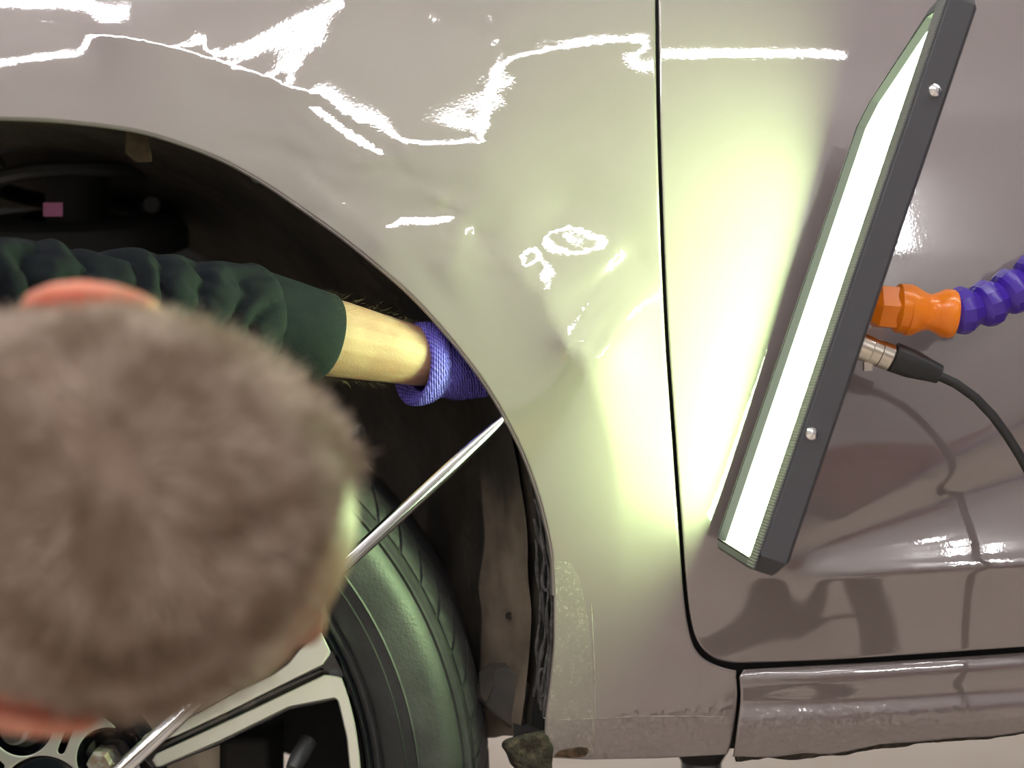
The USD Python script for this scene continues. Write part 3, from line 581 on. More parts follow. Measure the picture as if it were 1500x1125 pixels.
obj('hub_dish', lathe([(0.045, 0.001), (0.045, R(60)), (0.030, R(70)), (0.030, R(150)), (0.014, R(160)), (0.03, R(172))], WO, AX, 64), 'gloss_black', wheel, smooth=40)
obj('center_cap', lathe([(0.002, 0.0005), (0.003, R(45)), (0.006, R(58)), (0.012, R(63)), (0.03, R(64))], WO + [0, 0.0, 0], AX, 48), 'gloss_black', wheel, smooth=40)
for (bx, by), rust in zip(BP, (1, 0, 0, 0, 0)):
    o = P(bx, by, YW + 0.028); hexs = [(-0.022, 0.0005), (-0.022, R(16)), (-0.018, R(21)), (0.004, R(22))]
    obj('wheel_bolt', lathe(hexs, o, AX, 6 if rust else 24), 'bolt_rusty' if rust else 'bolt_steel', wheel, smooth=25)
    obj('bolt_recess', lathe([(0.004, R(22)), (0.005, R(30)), (-0.006, R(41)), (-0.010, R(44)), (-0.004, R(46))], o, AX, 32), 'gloss_black', wheel, smooth=40)
vo = P(452, 1085, YW + 0.05); obj('valve_stem', tube([vo, vo + [-0.006, -0.012, -0.010], vo + [-0.010, -0.02, -0.018]], [0.0075, 0.0075, 0.006], 14), 'grey_metal', wheel)
obj('brake_disc', lathe([(0.085, R(60)), (0.085, R(270)), (0.09, R(272)), (0.10, R(272)), (0.10, R(60))], WO, AX, 72), 'brake_iron', car, smooth=30, label='brushed tan brake disc behind the spokes')
obj('wheel_shield', panel([(300, 1000), (640, 960), (640, 1200), (434, 1200), (434, 1108), (395, 1098), (345, 1114), (300, 1140)], lambda x, y: 0.235 + 0 * x, 20, 0.5, 0.004), 'inner_black', car, smooth=True)
cp = P(400, 1110, 0.12); obj('brake_caliper', box(cp[0] - 0.038, cp[0] + 0.004, 0.075, 0.16, cp[2] - 0.09, cp[2] + 0.03, 0.008), 'inner_black', car)

# ---------------------------------------------------------------- the work light
YN, YF = -0.150, -0.030
def fit_line(p1, p2, y): return P(*p1, y), P(*p2, y)
n1, n2 = fit_line((1260, 375), (1133, 750), YN); ax_a = (n1 - n2) / np.linalg.norm(n1 - n2)
org = n2 + ax_a * ((P(0, 838, YN)[2] - n2[2]) / ax_a[2])             # bottom of the near edge
fm = (P(1195, 375, YF) + P(1055, 750, YF)) / 2; ax_w = fm - (n1 + n2) / 2; ax_w -= ax_a * (ax_w @ ax_a); LW = np.linalg.norm(ax_w); ax_w /= LW
ax_n = np.cross(ax_w, ax_a); ax_n *= -np.sign(ax_n[0]) ; LL = (P(0, -16, YN)[2] - org[2]) / ax_a[2]; LD = 0.022
def lamp_pts(q): q = np.asarray(q, float); return org + q[..., 0:1] * ax_a + q[..., 1:2] * ax_w + q[..., 2:3] * ax_n
def lamp_mesh(m): v, f = tri(m); v = lamp_pts(v); t = trimesh.Trimesh(v, f, process=False); return (t.vertices, t.faces[:, ::-1]) if np.dot(np.cross(ax_a, ax_w), ax_n) < 0 else (v, f)
out_s = Polygon([(0.012, 0.0), (0.000, 0.02), (0.000, LW - 0.012), (0.010, LW), (LL - 0.078, LW), (LL - 0.060, LW - 0.012), (LL - 0.004, 0.034), (LL, 0.02), (LL, 0.004), (LL - 0.004, 0.0)])
def cs(poly): return m3.CrossSection([np.asarray(poly.exterior.coords)[:-1]], m3.FillRule.EvenOdd)
hullpts = []
for poly, z in ((out_s.buffer(-0.002), 0.0), (out_s, -0.002), (out_s, -LD + 0.003), (out_s.buffer(-0.003), -LD)):
    hullpts += [(x, y, z) for x, y in list(poly.exterior.coords)[:-1]]
pocket = Polygon([(0.006, 0.017), (0.006, LW - 0.005), (LL - 0.076, LW - 0.005), (LL - 0.058, LW - 0.017), (LL - 0.010, 0.034), (LL - 0.010, 0.017)])
case = m3.Manifold.hull_points(np.array(hullpts)) - m3.Manifold.extrude(cs(pocket), 0.02).translate([0, 0, -0.0076])
lamp = thing('work_light', 'long black tray work light glowing white, tilted across the door', 'lamp', org)
obj('housing', lamp_mesh(case), 'lamp_case', lamp, smooth=25, label='black textured metal tray')
obj('diffuser', lamp_mesh(m3.Manifold.extrude(cs(pocket.buffer(-0.0004)), 0.001).translate([0, 0, -0.0075])), 'lamp_glow', lamp, smooth=False, label='glowing white strip')
rim = Polygon([(0.002, 0.0005), (0.002, 0.0165), (LL - 0.006, 0.0165), (LL - 0.003, 0.0005)])
obj('front_flange', lamp_mesh(m3.Manifold.extrude(cs(rim), 0.0012).translate([0, 0, -0.0002])), 'lamp_rim', lamp, smooth=False)
wall_in = pocket.difference(pocket.buffer(-0.0012)); 
obj('inner_lining', lamp_mesh(m3.Manifold.extrude(m3.CrossSection([np.asarray(pocket.exterior.coords)[:-1], np.asarray(pocket.buffer(-0.0011).exterior.coords)[:-1]], m3.FillRule.EvenOdd), 0.0064).translate([0, 0, -0.0066])), 'lamp_lining', lamp, smooth=False)
def side_point(px, py):
    """Where the line of sight meets the lamp's near side."""
    c = np.array([0, -DIST, ZC]); d = P(px, py, 0) - c; nn = ax_w; return c + d * (((org - c) @ nn) / (d @ nn))
for px, py in ((1368, 133), (1188, 635)):
    o = side_point(px, py); obj('screw', lathe([(0.0036, 0.0002), (0.0033, 0.0022), (0.0022, 0.0040), (0.0, 0.0048)], o, -ax_w, 24), 'chrome', lamp, label='domed chrome screw')
obj('end_screw', lathe([(0.003, 0.0002), (0.0025, 0.003), (0, 0.004)], lamp_pts([LL, 0.012, -LD * 0.8]), ax_a, 16), 'chrome', lamp)

# jointed arm that holds the lamp
YA = org[1] + ax_w[1] * LW * 0.5
arm = thing('flexible_arm', 'orange and purple jointed plastic arm holding the back of the work light', 'arm', P(1340, 455, YA))
def at(px, py, dy=0.0): return P(px, py, YA + dy)
pA, pB, pC, pD = at(1286, 449), at(1318, 453), at(1325, 454), at(1393, 458); dA = (pD - pA) / np.linalg.norm(pD - pA); S = FPX / (DIST + YA)
obj('fitting', join(lathe([(-0.006, 0.012), (0.0, 0.0165), (0.012, 0.0165), (0.013, 0.0135)], pA, dA, 6), lathe([(0.0, 0.0135), (0.004, 0.0175), (0.012, 0.0178), (0.0165, 0.016)], pA + dA * 0.010, dA, 28)), 'orange_plastic', arm, smooth=25, label='orange hexagonal end fitting')
obj('socket_joint', lathe([(0, 0.0155), (0.0015, 0.0180), (0.006, 0.0178), (0.013, 0.0140), (0.018, 0.0128), (0.022, 0.0142), (0.0275, 0.0172), (0.032, 0.0176), (0.0345, 0.0168), (0.0345, 0.012)], pC, dA, 36), 'orange_plastic', arm, smooth=40, label='orange socket joint')
apath = smooth_path([pD, at(1440, 448, 0.004), at(1480, 428, 0.008), at(1530, 395, 0.010), at(1640, 320, 0.0), at(1800, 260, -0.06), P(2000, 300, -0.25), (0.76, -0.55, 1.12), (0.74, -0.82, 0.98), (0.66, -1.02, 0.88)], 400)
sl = np.r_[0, np.cumsum(np.linalg.norm(np.diff(apath, axis=0), axis=1))]; pitch = 0.0205
for k in range(int(sl[-1] / pitch)):
    p0 = np.array([np.interp(k * pitch, sl, apath[:, i]) for i in range(3)]); p1 = np.array([np.interp((k + 1) * pitch, sl, apath[:, i]) for i in range(3)])
    obj('arm_joint', lathe([(-0.002, 0.0105), (0.000, 0.0135), (0.003, 0.0158), (0.008, 0.0172), (0.011, 0.0172), (0.0165, 0.0138), (0.021, 0.0118)], p0, p1 - p0, 12), 'purple_plastic', arm, smooth=20, label='purple ball joint' if k == 0 else None)
stand = thing('work_light_stand', 'black hooped tube stand on the floor carrying the jointed lamp arm', 'stand', (0.40, -0.85, 0))
obj('hoop', tube(smooth_path([(0.16, -0.78, 0.03), (0.30, -0.8, 0.335), (0.342, -0.8, 0.39), (0.366, -0.8, 0.48), (0.375, -0.8, 0.56), (0.405, -0.8, 0.615), (0.445, -0.8, 0.60), (0.472, -0.8, 0.52), (0.492, -0.8, 0.44), (0.508, -0.8, 0.36), (0.515, -0.8, 0.25), (0.50, -0.79, 0.03)], 70), 0.029, 18), 'cable_rubber', stand)
obj('post', tube(smooth_path([(0.42, -0.81, 0.61), (0.50, -0.90, 0.66), (0.60, -0.99, 0.76), (0.66, -1.03, 0.875)], 30), 0.02, 16), 'cable_rubber', stand)
obj('rear_foot', tube(smooth_path([(0.42, -0.81, 0.60), (0.47, -1.15, 0.38), (0.50, -1.45, 0.03)], 24), 0.022, 16), 'cable_rubber', stand)
obj('brace', tube([(0.33, -0.8, 0.37), (0.42, -0.8, 0.42), (0.495, -0.8, 0.43)], 0.006, 10), 'cable_rubber', stand)
# cable
cable = thing('power_cable', 'black cable with a nickel plug in the back of the work light', 'cable', P(1268, 510, YA))
c0, c1, c2 = at(1263, 508), at(1306, 522), at(1373, 549); cd = (c2 - c0) / np.linalg.norm(c2 - c0)
obj('plug_shell', lathe([(-0.004, 0.0080), (-0.003, 0.0098), (0.006, 0.0098), (0.0065, 0.0094), (0.013, 0.0094), (0.0135, 0.0098), (0.0212, 0.0098), (0.0225, 0.009)], c0, cd, 32), 'nickel', cable, smooth=30, label='nickel plug shell')
obj('plug_latch', box(-0.003, 0.003, -0.002, 0.002, -0.004, 0.004).apply_translation(at(1271, 535)), 'nickel', cable, smooth=False)
obj('plug_boot', lathe([(0.0, 0.0090), (0.001, 0.0108), (0.014, 0.0105), (0.030, 0.0078), (0.036, 0.0070), (0.0372, 0.0035)], c1, cd, 28), 'cable_rubber', cable, smooth=30, label='black rubber cable boot')
obj('cable', tube(smooth_path([c2 - cd * 0.003, at(1405, 565), at(1440, 593), at(1472, 633), at(1500, 678), at(1540, 770, 0.002), at(1570, 900, -0.02), (0.44, -0.2, 0.6), (0.50, -0.45, 0.2), (0.75, -0.8, 0.006), (1.6, -1.2, 0.006)], 140), 0.0034, 12), 'cable_rubber', cable, smooth=True)
# a cabinet by the far wall, mirrored in the door
plain('cabinet_red', (0.22, 0.035, 0.028), 0.35); 
cab = thing('tool_cabinet', 'dark red drawer cabinet by the wall facing the car', 'cabinet', (1.75, -5.1, 0))
obj('body', box(1.40, 2.10, -5.40, -4.86, 0.12, 1.05, 0.01), 'cabinet_red', cab)
for k in range(5):
    z = 0.16 + 0.172 * k; obj('drawer', box(1.42, 2.08, -4.86, -4.845, z, z + 0.16, 0.004), 'cabinet_red', cab); obj('handle', tube([(1.46, -4.838, z + 0.13), (2.04, -4.838, z + 0.13)], 0.008, 10), 'bolt_steel', cab)
for x in (1.46, 2.04):
    for y in (-5.32, -4.94): obj('caster', lathe([(-0.02, 0.001), (-0.02, 0.06), (0.02, 0.06), (0.02, 0.001)], (x, y, 0.06), (1, 0, 0), 20), 'black_rubber', cab)
# the lift under the car
lift = thing('car_lift', 'dark steel lift arms with rubber pads under the sill', 'lift', (1.3, 0.2, 0))
obj('lift_column', box(1.55, 1.80, -0.62, -0.32, 0, 2.2, 0.01), 'lift_steel', lift)
for x, y, w in ((0.17, 0.17, 0.030), (0.545, 0.22, 0.045)):
    obj('pad', lathe([(-0.05, w * 0.6), (-0.03, w), (0.0, w), (0.0, 0.0005)], (x, y, 0.796), (0, 0, 1), 28), 'pad_rubber', lift)
    obj('lift_arm', m3.Manifold.batch_hull([ball(p, 0.035, 12) for p in ((x, y, 0.69), (x, y, 0.62), (1.6, -0.42, 0.69), (1.6, -0.42, 0.55))]), 'lift_steel', lift)
    obj('pad_screw', lathe([(-0.1, 0.018), (-0.03, 0.018)], (x, y, 0.796), (0, 0, 1), 18), 'grey_metal', lift)

# ---------------------------------------------------------------- the man
def unit(v): v = np.asarray(v, float); return v / np.linalg.norm(v)
HC = P(186, 750, -0.50)
hu = unit([0.45, -0.87, 0.14]); hf = unit(np.array([0.95, 0.2, -0.16]) - hu * (np.array([0.95, 0.2, -0.16]) @ hu)); hl = np.cross(hu, hf)
def H(f, l, u): return HC + f * hf + l * hl + u * hu
def ell(c, r, seg=32):
    """Ellipsoid in the head's frame: centre and radii along face, left ear, crown."""
    m = m3.Manifold.sphere(1.0, seg).scale([float(x) for x in r]); v = np.array([hf, hl, hu]).T; o = H(*c)
    return m.transform(np.hstack([v, o[:, None]]))
def fbone(a, ra, b, rb): return bone(H(*a), ra, H(*b), rb, 16)
HEADTOP = 0.085
skull = [ell((0, 0, 0), (0.094, 0.0745, 0.096), 48), ell((-0.022, 0, -0.015), (0.082, 0.074, 0.085)), fbone((0.055, 0.028, -0.035), 0.040, (0.055, -0.028, -0.035), 0.040), fbone((0.062, 0.022, -0.085), 0.030, (0.062, -0.022, -0.085), 0.030),
    fbone((0.070, 0.016, -0.122), 0.024, (0.070, -0.016, -0.122), 0.024), fbone((0.0, 0.048, -0.085), 0.022, (0.062, 0.020, -0.120), 0.022), fbone((0.0, -0.048, -0.085), 0.022, (0.062, -0.020, -0.120), 0.022),
    fbone((0.088, 0.035, -0.018), 0.010, (0.088, -0.035, -0.018), 0.010), fbone((0.092, 0, -0.030), 0.008, (0.110, 0, -0.066), 0.011), fbone((0.098, 0.012, -0.068), 0.007, (0.098, -0.012, -0.068), 0.007),
    fbone((0.091, 0.018, -0.094), 0.006, (0.091, -0.018, -0.094), 0.006), fbone((0.089, 0.016, -0.103), 0.0065, (0.089, -0.016, -0.103), 0.0065)]
N = np.array([-0.395, -0.355, 0.99]); SL, SR = np.array([-0.455, -0.235, 1.115]), np.array([-0.36, -0.46, 0.86]); PV = np.array([-0.80, -0.44, 0.63])
sz = lambda px, py, y: P(px, py, y)
EL, WR = sz(250, 446, -0.105), sz(618, 523, 0.028)                     # left elbow region and wrist
tor = unit(PV - N); side_v = unit(SL - SR); front_v = unit(np.cross(side_v, -tor))
HIPL, HIPR = PV + side_v * 0.09, PV - side_v * 0.09
KL, KR = np.array([-1.14, -0.16, 0.56]), np.array([-0.50, -0.70, 0.50]); FL, FR = np.array([-1.08, -0.12, 0.09]), np.array([-0.46, -0.62, 0.09])
rod_t, rod_e = P(744, 607, 0.0), None
rod_low = P(195, 1112, -0.17); rod_dir = unit(rod_low - rod_t); rod_end = rod_low + rod_dir * 0.30
HR = rod_low + rod_dir * 0.17                                           # right hand on the rod
ER = np.array([-0.56, -0.54, 0.66])
fore = unit(WR - EL)
hand_l = WR + fore * 0.07
top_px = [(-140, 345), (-60, 348), (0, 352), (60, 352), (110, 368), (150, 371), (190, 366), (250, 376), (310, 386), (366, 388), (372, 392)]
bot_px = [(-140, 520), (-60, 530), (0, 530), (60, 535), (110, 540), (150, 540), (190, 540), (250, 545), (310, 550), (372, 545), (378, 540)]
ts = np.linspace(0, 1, 120); tp, bp = curve(top_px, 3.0), curve(bot_px, 3.0)
ti = lambda c: np.stack([np.interp(ts, np.linspace(0, 1, len(c)), c[:, i]) for i in (0, 1)], 1)
tp, bp = ti(tp), ti(bp); ymid = np.interp(ts, [0, 0.35, 0.7, 1], [-0.225, -0.160, -0.100, -0.042]); Tw, Bw = P(tp[:, 0], tp[:, 1], ymid), P(bp[:, 0], bp[:, 1], ymid)
C_, rz = (Tw + Bw) / 2, np.linalg.norm(Tw - Bw, axis=1) / 2; axd = np.gradient(C_, axis=0); axd /= np.linalg.norm(axd, axis=1, keepdims=True); upv = (Tw - Bw) / np.linalg.norm(Tw - Bw, axis=1, keepdims=True); outv = np.cross(upv, axd); outv *= -np.sign(outv[:, 1:2])
def arm_bones(sh, el, wr, r): return [bone(sh, r[0], el, r[1]), bone(el, r[1], wr, r[2])]
body = skull + [bone(H(-0.03, 0, -0.08), 0.060, N + [0.02, 0.0, 0], 0.062), bone(N, 0.07, SL, 0.058), bone(N, 0.07, SR, 0.058)]
arm_c = [C_[i] for i in (12, 40, 70, 100, 119)]; arm_r = [0.52 * rz[i] for i in (12, 40, 70, 100, 119)]; CUFF = P(482, 494, 0.002)
body += [bone(SL, 0.046, arm_c[0], arm_r[0])] + [bone(p, a, q, b) for p, a, q, b in zip(arm_c[:-1], arm_r[:-1], arm_c[1:], arm_r[1:])] + [bone(arm_c[-1], arm_r[-1], CUFF, 0.0305), bone(CUFF, 0.0305, WR, 0.0232)] 
body += arm_bones(SR, ER, HR - unit(HR - ER) * 0.07, (0.050, 0.041, 0.024))
body += [m3.Manifold.batch_hull([ball(N + tor * 0.12 + side_v * 0.12 * s, 0.09) for s in (-1, 1)] + [ball(N + tor * 0.02 + side_v * 0.06 * s, 0.07) for s in (-1, 1)]),
    m3.Manifold.batch_hull([ball(N + tor * a + side_v * 0.09 * s, 0.10) for s in (-1, 1) for a in (0.12, 0.50)]), bone(HIPL, 0.095, KL, 0.058), bone(HIPR, 0.095, KR, 0.058), bone(KL, 0.056, FL, 0.037), bone(KR, 0.056, FR, 0.037)]
for F_, d in ((FL, unit([0.1, 0.5, 0])), (FR, unit([0.8, 0.5, 0]))):
    body += [bone(F_ + [0, 0, -0.04], 0.036, F_ + d * 0.15 + [0, 0, -0.058], 0.026)]
def hand(w, d, up, thumb_side, curl, r=0.0085):
    """Palm from the wrist along d, fingers curling towards up."""
    d, up = unit(d), unit(up); s = np.cross(d, up); out = []
    pk = [w + d * 0.085 + s * o for o in (-0.030, -0.010, 0.010, 0.029)]
    out.append(m3.Manifold.batch_hull([ball(w + d * 0.008 + s * o, 0.014, 14) for o in (-0.012, 0.012)] + [ball(p, 0.0115, 14) for p in pk]))
    for i, (p, ln) in enumerate(zip(pk, (0.080, 0.090, 0.085, 0.066))):
        a, q = 0.0, p
        for seg, share in enumerate((0.45, 0.31, 0.24)):
            a += curl * (1.0 + 0.04 * i); nq = q + (d * math.cos(a) + up * math.sin(a)) * ln * share
            out.append(bone(q, r * (1.05 - 0.1 * seg), nq, r * (0.95 - 0.1 * seg), 12)); q = nq
    t0 = w + d * 0.025 - s * 0.022 * thumb_side; t1 = t0 + (d * 0.6 - s * 0.75 * thumb_side + up * 0.35) * 0.040; t2 = t1 + (d * 0.8 + up * 0.75) * 0.032; t3 = t2 + (d * 0.35 + up * 0.9 + s * 0.3 * thumb_side) * 0.026
    out += [bone(t0, 0.013, t1, 0.0105, 12), bone(t1, 0.0105, t2, 0.0095, 12), bone(t2, 0.0095, t3, 0.008, 12)]
    return out
h_up = unit(np.cross(fore, [0.2, -0.9, 0.3])); lh = hand(WR, unit(fore + np.array([0.0, 0.5, -0.2])), [0.2, 0.3, 0.9], 1, 0.5)
rd = unit(HR - ER); rh = hand(HR - rd * 0.075 + np.array([0, -0.018, 0]), rd, [0.1, 0.95, 0.25], 1, 0.85)
body += lh + rh
def skin_mesh(parts, edge, rounds=12):
    m = m3.Manifold.batch_boolean(parts, m3.OpType.Add); v, f = tri(m.refine_to_length(edge)); t = trimesh.Trimesh(v, f)
    trimesh.smoothing.filter_taubin(t, iterations=rounds); return t
man = thing('person', 'man with short greying brown hair in a dark green sweater leaning into the wheel arch', 'person', (PV[0], PV[1], 0))
obj('body', skin_mesh(body, 0.0045, 14), 'skin', man, smooth=True)
for s in (1, -1):
    ear = m3.Manifold.batch_boolean([ell((-0.022, s * 0.077, -0.028), (0.030, 0.009, 0.034), 24)] + [bone(H(-0.022 + 0.028 * math.cos(a), s * (0.0805 + 0.006 * math.sin(a)), -0.028 + 0.033 * math.sin(a)), 0.0048, H(-0.022 + 0.028 * math.cos(b), s * (0.0805 + 0.006 * math.sin(b)), -0.028 + 0.033 * math.sin(b)), 0.0048, 10)
        for a, b in zip(np.linspace(-0.6, 4.6, 13)[:-1], np.linspace(-0.6, 4.6, 13)[1:])], m3.OpType.Add)
    obj('ear', skin_mesh([ear, fbone((-0.010, s * 0.066, -0.035), 0.012, (-0.015, s * 0.074, -0.032), 0.012)], 0.003, 8), 'ear_skin', man, smooth=True)
    obj('eye', ball(H(0.080, s * 0.031, -0.036), 0.012, 20), 'eye_white', man, smooth=True)
# hair: a thin scalp layer and short strands
g = np.random.default_rng(7)
def haired(d):
    """Which directions (face, left, crown) from the head's middle carry hair."""
    f, l, u = d[..., 0], d[..., 1], d[..., 2]
    line = 0.80 + 0.10 * np.cos(l * 4.0) - 0.35 * np.clip(-l - 0.15, 0, 1) + 0.16 * u
    bare = np.array([[0.92, 0.02, -0.33]]) @ np.array([hf, hl, hu]).T; bare = bare[0] / np.linalg.norm(bare)
    return (f < line) & (d @ bare < math.cos(30 * RAD)) & (u > -0.62 - 0.5 * np.clip(-f, 0, 1) + 0.75 * np.clip(f, 0, 1))
ico = trimesh.creation.icosphere(6); d = np.array(ico.vertices)
rad = 1.0 / np.sqrt((d / np.array([0.094, 0.0745, 0.096])) ** 2 @ np.ones(3))
cc2, r2 = np.array([-0.022, 0, -0.015]), np.array([0.082, 0.074, 0.085]); qa, qb, qc = ((d / r2) ** 2).sum(1), -2 * ((d / r2) * (cc2 / r2)).sum(1), ((cc2 / r2) ** 2).sum() - 1
rad = np.maximum(rad, (-qb + np.sqrt(np.maximum(qb * qb - 4 * qa * qc, 0))) / (2 * qa))
keep = haired(d); fk = keep[ico.faces].all(1)
hv = (d * (rad + 0.0022 + 0.0012 * meshkit.fbm(d * 14, 3, 5))[:, None]) @ np.array([hf, hl, hu]) + HC
cap = trimesh.Trimesh(hv, ico.faces[fk], process=True); obj('scalp', cap, 'scalp', man, smooth=True, label='cropped hair over the scalp')
ns = 26000; dd = g.normal(size=(ns * 2, 3)); dd /= np.linalg.norm(dd, axis=1, keepdims=True); dd = dd[haired(dd)][:ns]
from scipy.spatial import cKDTree
rr = rad[cKDTree(d).query(dd)[1]]; root = dd * rr[:, None]
whorl = np.array([-0.25, 0.05, 0.96]); flow = dd - whorl * (dd @ whorl)[:, None]; flow /= np.linalg.norm(flow, axis=1, keepdims=True) + 1e-6; flow -= dd * (flow * dd).sum(1)[:, None]
jit = g.normal(size=dd.shape) * 0.25; ln = g.uniform(0.007, 0.013, (len(dd), 1))
pts = np.stack([root, root + (dd * 0.75 + flow * 0.35 + jit * 0.5) * ln * 0.5, root + (dd * 0.62 + flow * 0.75 + jit) * ln], 1) @ np.array([hf, hl, hu]) + HC
curves('hair', pts, 0.00028, 'hair', man, kind='stuff')
# clothes
def cloth(parts, edge, amp, k, seed, rounds=10):
    t = skin_mesh(parts, edge, rounds); v = np.array(t.vertices); q = v + 0.03 * np.stack([meshkit.noise(v * 14, seed), meshkit.noise(v * 14, seed + 1), meshkit.noise(v * 14, seed + 2)], 1)
    w = np.sin(k * (q @ unit([0.8, 0.3, 0.5]))) * meshkit.noise(v * 9, seed + 3); t.vertices = v + np.array(t.vertex_normals) * (amp * w)[:, None]; return t
obj('sweater', cloth([m3.Manifold.batch_hull([ball(N + tor * 0.12 + side_v * 0.13 * s, 0.10) for s in (-1, 1)] + [ball(N + tor * 0.045 + side_v * 0.07 * s, 0.075) for s in (-1, 1)]),
    m3.Manifold.batch_hull([ball(N + tor * a + side_v * 0.10 * s, 0.112) for s in (-1, 1) for a in (0.12, 0.46)]), bone(N + tor * 0.04, 0.078, SL, 0.068), bone(N + tor * 0.04, 0.078, SR, 0.068), bone(SR, 0.068, ER, 0.056), bone(ER, 0.056, HR - rd * 0.13, 0.040)], 0.010, 0.006, 60, 3), 'sweater', man, smooth=True, label='dark green sweater')
# left sleeve, pushed up to the forearm, with gathered folds
NP = 96; ph = np.linspace(0, 2 * math.pi, NP, endpoint=False)
T_, PH = np.meshgrid(ts, ph, indexing='ij'); g2 = meshkit.fbm(np.stack([T_ * 7, np.cos(PH) * 1.3, np.sin(PH) * 1.3], -1), 3, 11)
phase = 2 * math.pi * (9.2 * T_ ** 0.9 - 0.75 * np.cos(PH) + 0.25 * np.sin(2 * PH + 4 * T_) + 1.5 * (g2 - 0.5))
ridge = np.abs(np.sin(phase / 2)) ** 0.75; depthf = 0.0135 * (0.35 + 0.65 * np.clip(np.sin(PH), 0, 1)) * (0.4 + 0.9 * g2) * np.interp(T_, [0, 0.9, 0.97, 1], [1.3, 0.9, 0.4, 0.15])
rr_ = (rz[:, None] * 1.0 - depthf * (1 - ridge) + 0.002)
V = C_[:, None] + rr_[..., None] * (np.cos(PH)[..., None] * upv[:, None] + 0.92 * np.sin(PH)[..., None] * outv[:, None])
def gridmesh(V):
    a, b = V.shape[:2]; i, j = np.meshgrid(np.arange(a - 1), np.arange(b), indexing='ij')
    q = np.stack([i * b + j, (i + 1) * b + j, (i + 1) * b + (j + 1) % b, i * b + (j + 1) % b], -1).reshape(-1, 4); return V.reshape(-1, 3), q
obj('sleeve', gridmesh(V), 'sweater', man, smooth=True, label='gathered dark green sleeve pushed up the forearm')
ct = np.array([(372, 392), (400, 401), (440, 414), (470, 424), (488, 430), (491, 433), (490, 437), (486, 441)]); cb = np.array([(376, 542), (400, 549), (430, 554), (446, 556), (457, 556), (460, 555), (463, 551), (465, 546)])
cy = np.linspace(-0.042, 0.004, len(ct)); Tw, Bw = P(ct[:, 0], ct[:, 1], cy), P(cb[:, 0], cb[:, 1], cy); C2, r2_ = (Tw + Bw) / 2, np.linalg.norm(Tw - Bw, axis=1) / 2; u2 = (Tw - Bw) / np.linalg.norm(Tw - Bw, axis=1, keepdims=True)
o2 = np.cross(u2, fore); o2 *= -np.sign(o2[:, 1:2]); th = np.linspace(0, 2 * math.pi, 64, endpoint=False)
V2 = C2[:, None] + r2_[:, None, None] * (np.cos(th)[None, :, None] * u2[:, None] + 0.9 * np.sin(th)[None, :, None] * o2[:, None])
obj('sleeve_cuff', gridmesh(V2), 'sweater', man, smooth=True, label='smooth wide sleeve cuff')
for row in (0, 1):
    q = V2[0] + (V2[1] - V2[0]) * 0.18 * row; q = C2[0] + (q - C2[0]) * 1.012
    obj('cuff_stitching', tube(np.vstack([q, q[:1]]), 0.0009 * (1 + 0.5 * np.sin(np.arange(65) * 1.9)), 6, False), 'stitch', man)
obj('trousers', cloth([bone(HIPL, 0.108, KL, 0.075), bone(HIPR, 0.108, KR, 0.075), bone(KL, 0.075, FL + [0, 0, 0.02], 0.056), bone(KR, 0.075, FR + [0, 0, 0.02], 0.056), m3.Manifold.batch_hull([ball(PV + side_v * 0.09 * s + tor * a, 0.115) for s in (-1, 1) for a in (-0.10, 0.0)])], 0.012, 0.005, 50, 9), 'trousers', man, smooth=True, label='dark work trousers')
for F_, d_ in ((FL, unit([0.1, 0.5, 0])), (FR, unit([0.8, 0.5, 0]))):
    sh = [m3.Manifold.batch_hull([ball(F_ + [0, 0, -0.02], 0.046), ball(F_ - d_ * 0.04 + [0, 0, -0.052], 0.037), ball(F_ + d_ * 0.17 + [0, 0, -0.055], 0.034), ball(F_ + d_ * 0.10 + [0, 0, -0.04], 0.042)])]
    obj('shoe', skin_mesh(sh, 0.01, 4), 'shoe', man, smooth=True)
# knitted glove on the left hand with a rolled cuff
gl = [bone(WR + fore * 0.016, 0.0275, WR + fore * 0.03, 0.028)] + [m for m in lh]
gt = skin_mesh(hand(WR, unit(fore + np.array([0.0, 0.5, -0.2])), [0.2, 0.3, 0.9], 1, 0.5, 0.0105), 0.004, 6); gt.vertices = gt.vertices + np.array(gt.vertex_normals) * 0.0022
glove_path_t = np.array([(622, 483), (634, 500), (646, 506), (660, 498), (690, 503), (735, 518)]); glove_path_b = np.array([(606, 585), (628, 578), (648, 566), (668, 566), (700, 574), (735, 585)])
gy = np.array([0.012, 0.016, 0.022, 0.028, 0.040, 0.060]); Tw, Bw = P(glove_path_t[:, 0], glove_path_t[:, 1], gy), P(glove_path_b[:, 0], glove_path_b[:, 1], gy)
# cuff: rolled outwards at the wrist, then narrow, then over the hand
rows_t = [(612, 489), (608, 480), (614, 473), (627, 472), (638, 479), (643, 490), (648, 493), (656, 488), (668, 487), (685, 490), (720, 505), (760, 530)]
rows_b = [(618, 574), (604, 584), (598, 591), (608, 594), (624, 591), (640, 582), (652, 582), (664, 583), (676, 583), (692, 583), (722, 580), (760, 575)]
ry = np.interp(np.arange(12), [0, 3, 6, 11], [0.022, 0.024, 0.030, 0.060]); Tw, Bw = P(np.array(rows_t)[:, 0], np.array(rows_t)[:, 1], ry), P(np.array(rows_b)[:, 0], np.array(rows_b)[:, 1], ry)
from scipy.interpolate import PchipInterpolator
si = np.linspace(0, 11, 70); Tw, Bw = PchipInterpolator(np.arange(12), Tw)(si), PchipInterpolator(np.arange(12), Bw)(si)
Cg, rg = (Tw + Bw) / 2, np.linalg.norm(Tw - Bw, axis=1) / 2; ug = (Tw - Bw) / (2 * rg[:, None]); og = np.cross(ug, fore); og *= -np.sign(og[:, 1:2]); th = np.linspace(0, 2 * math.pi, 160, endpoint=False)
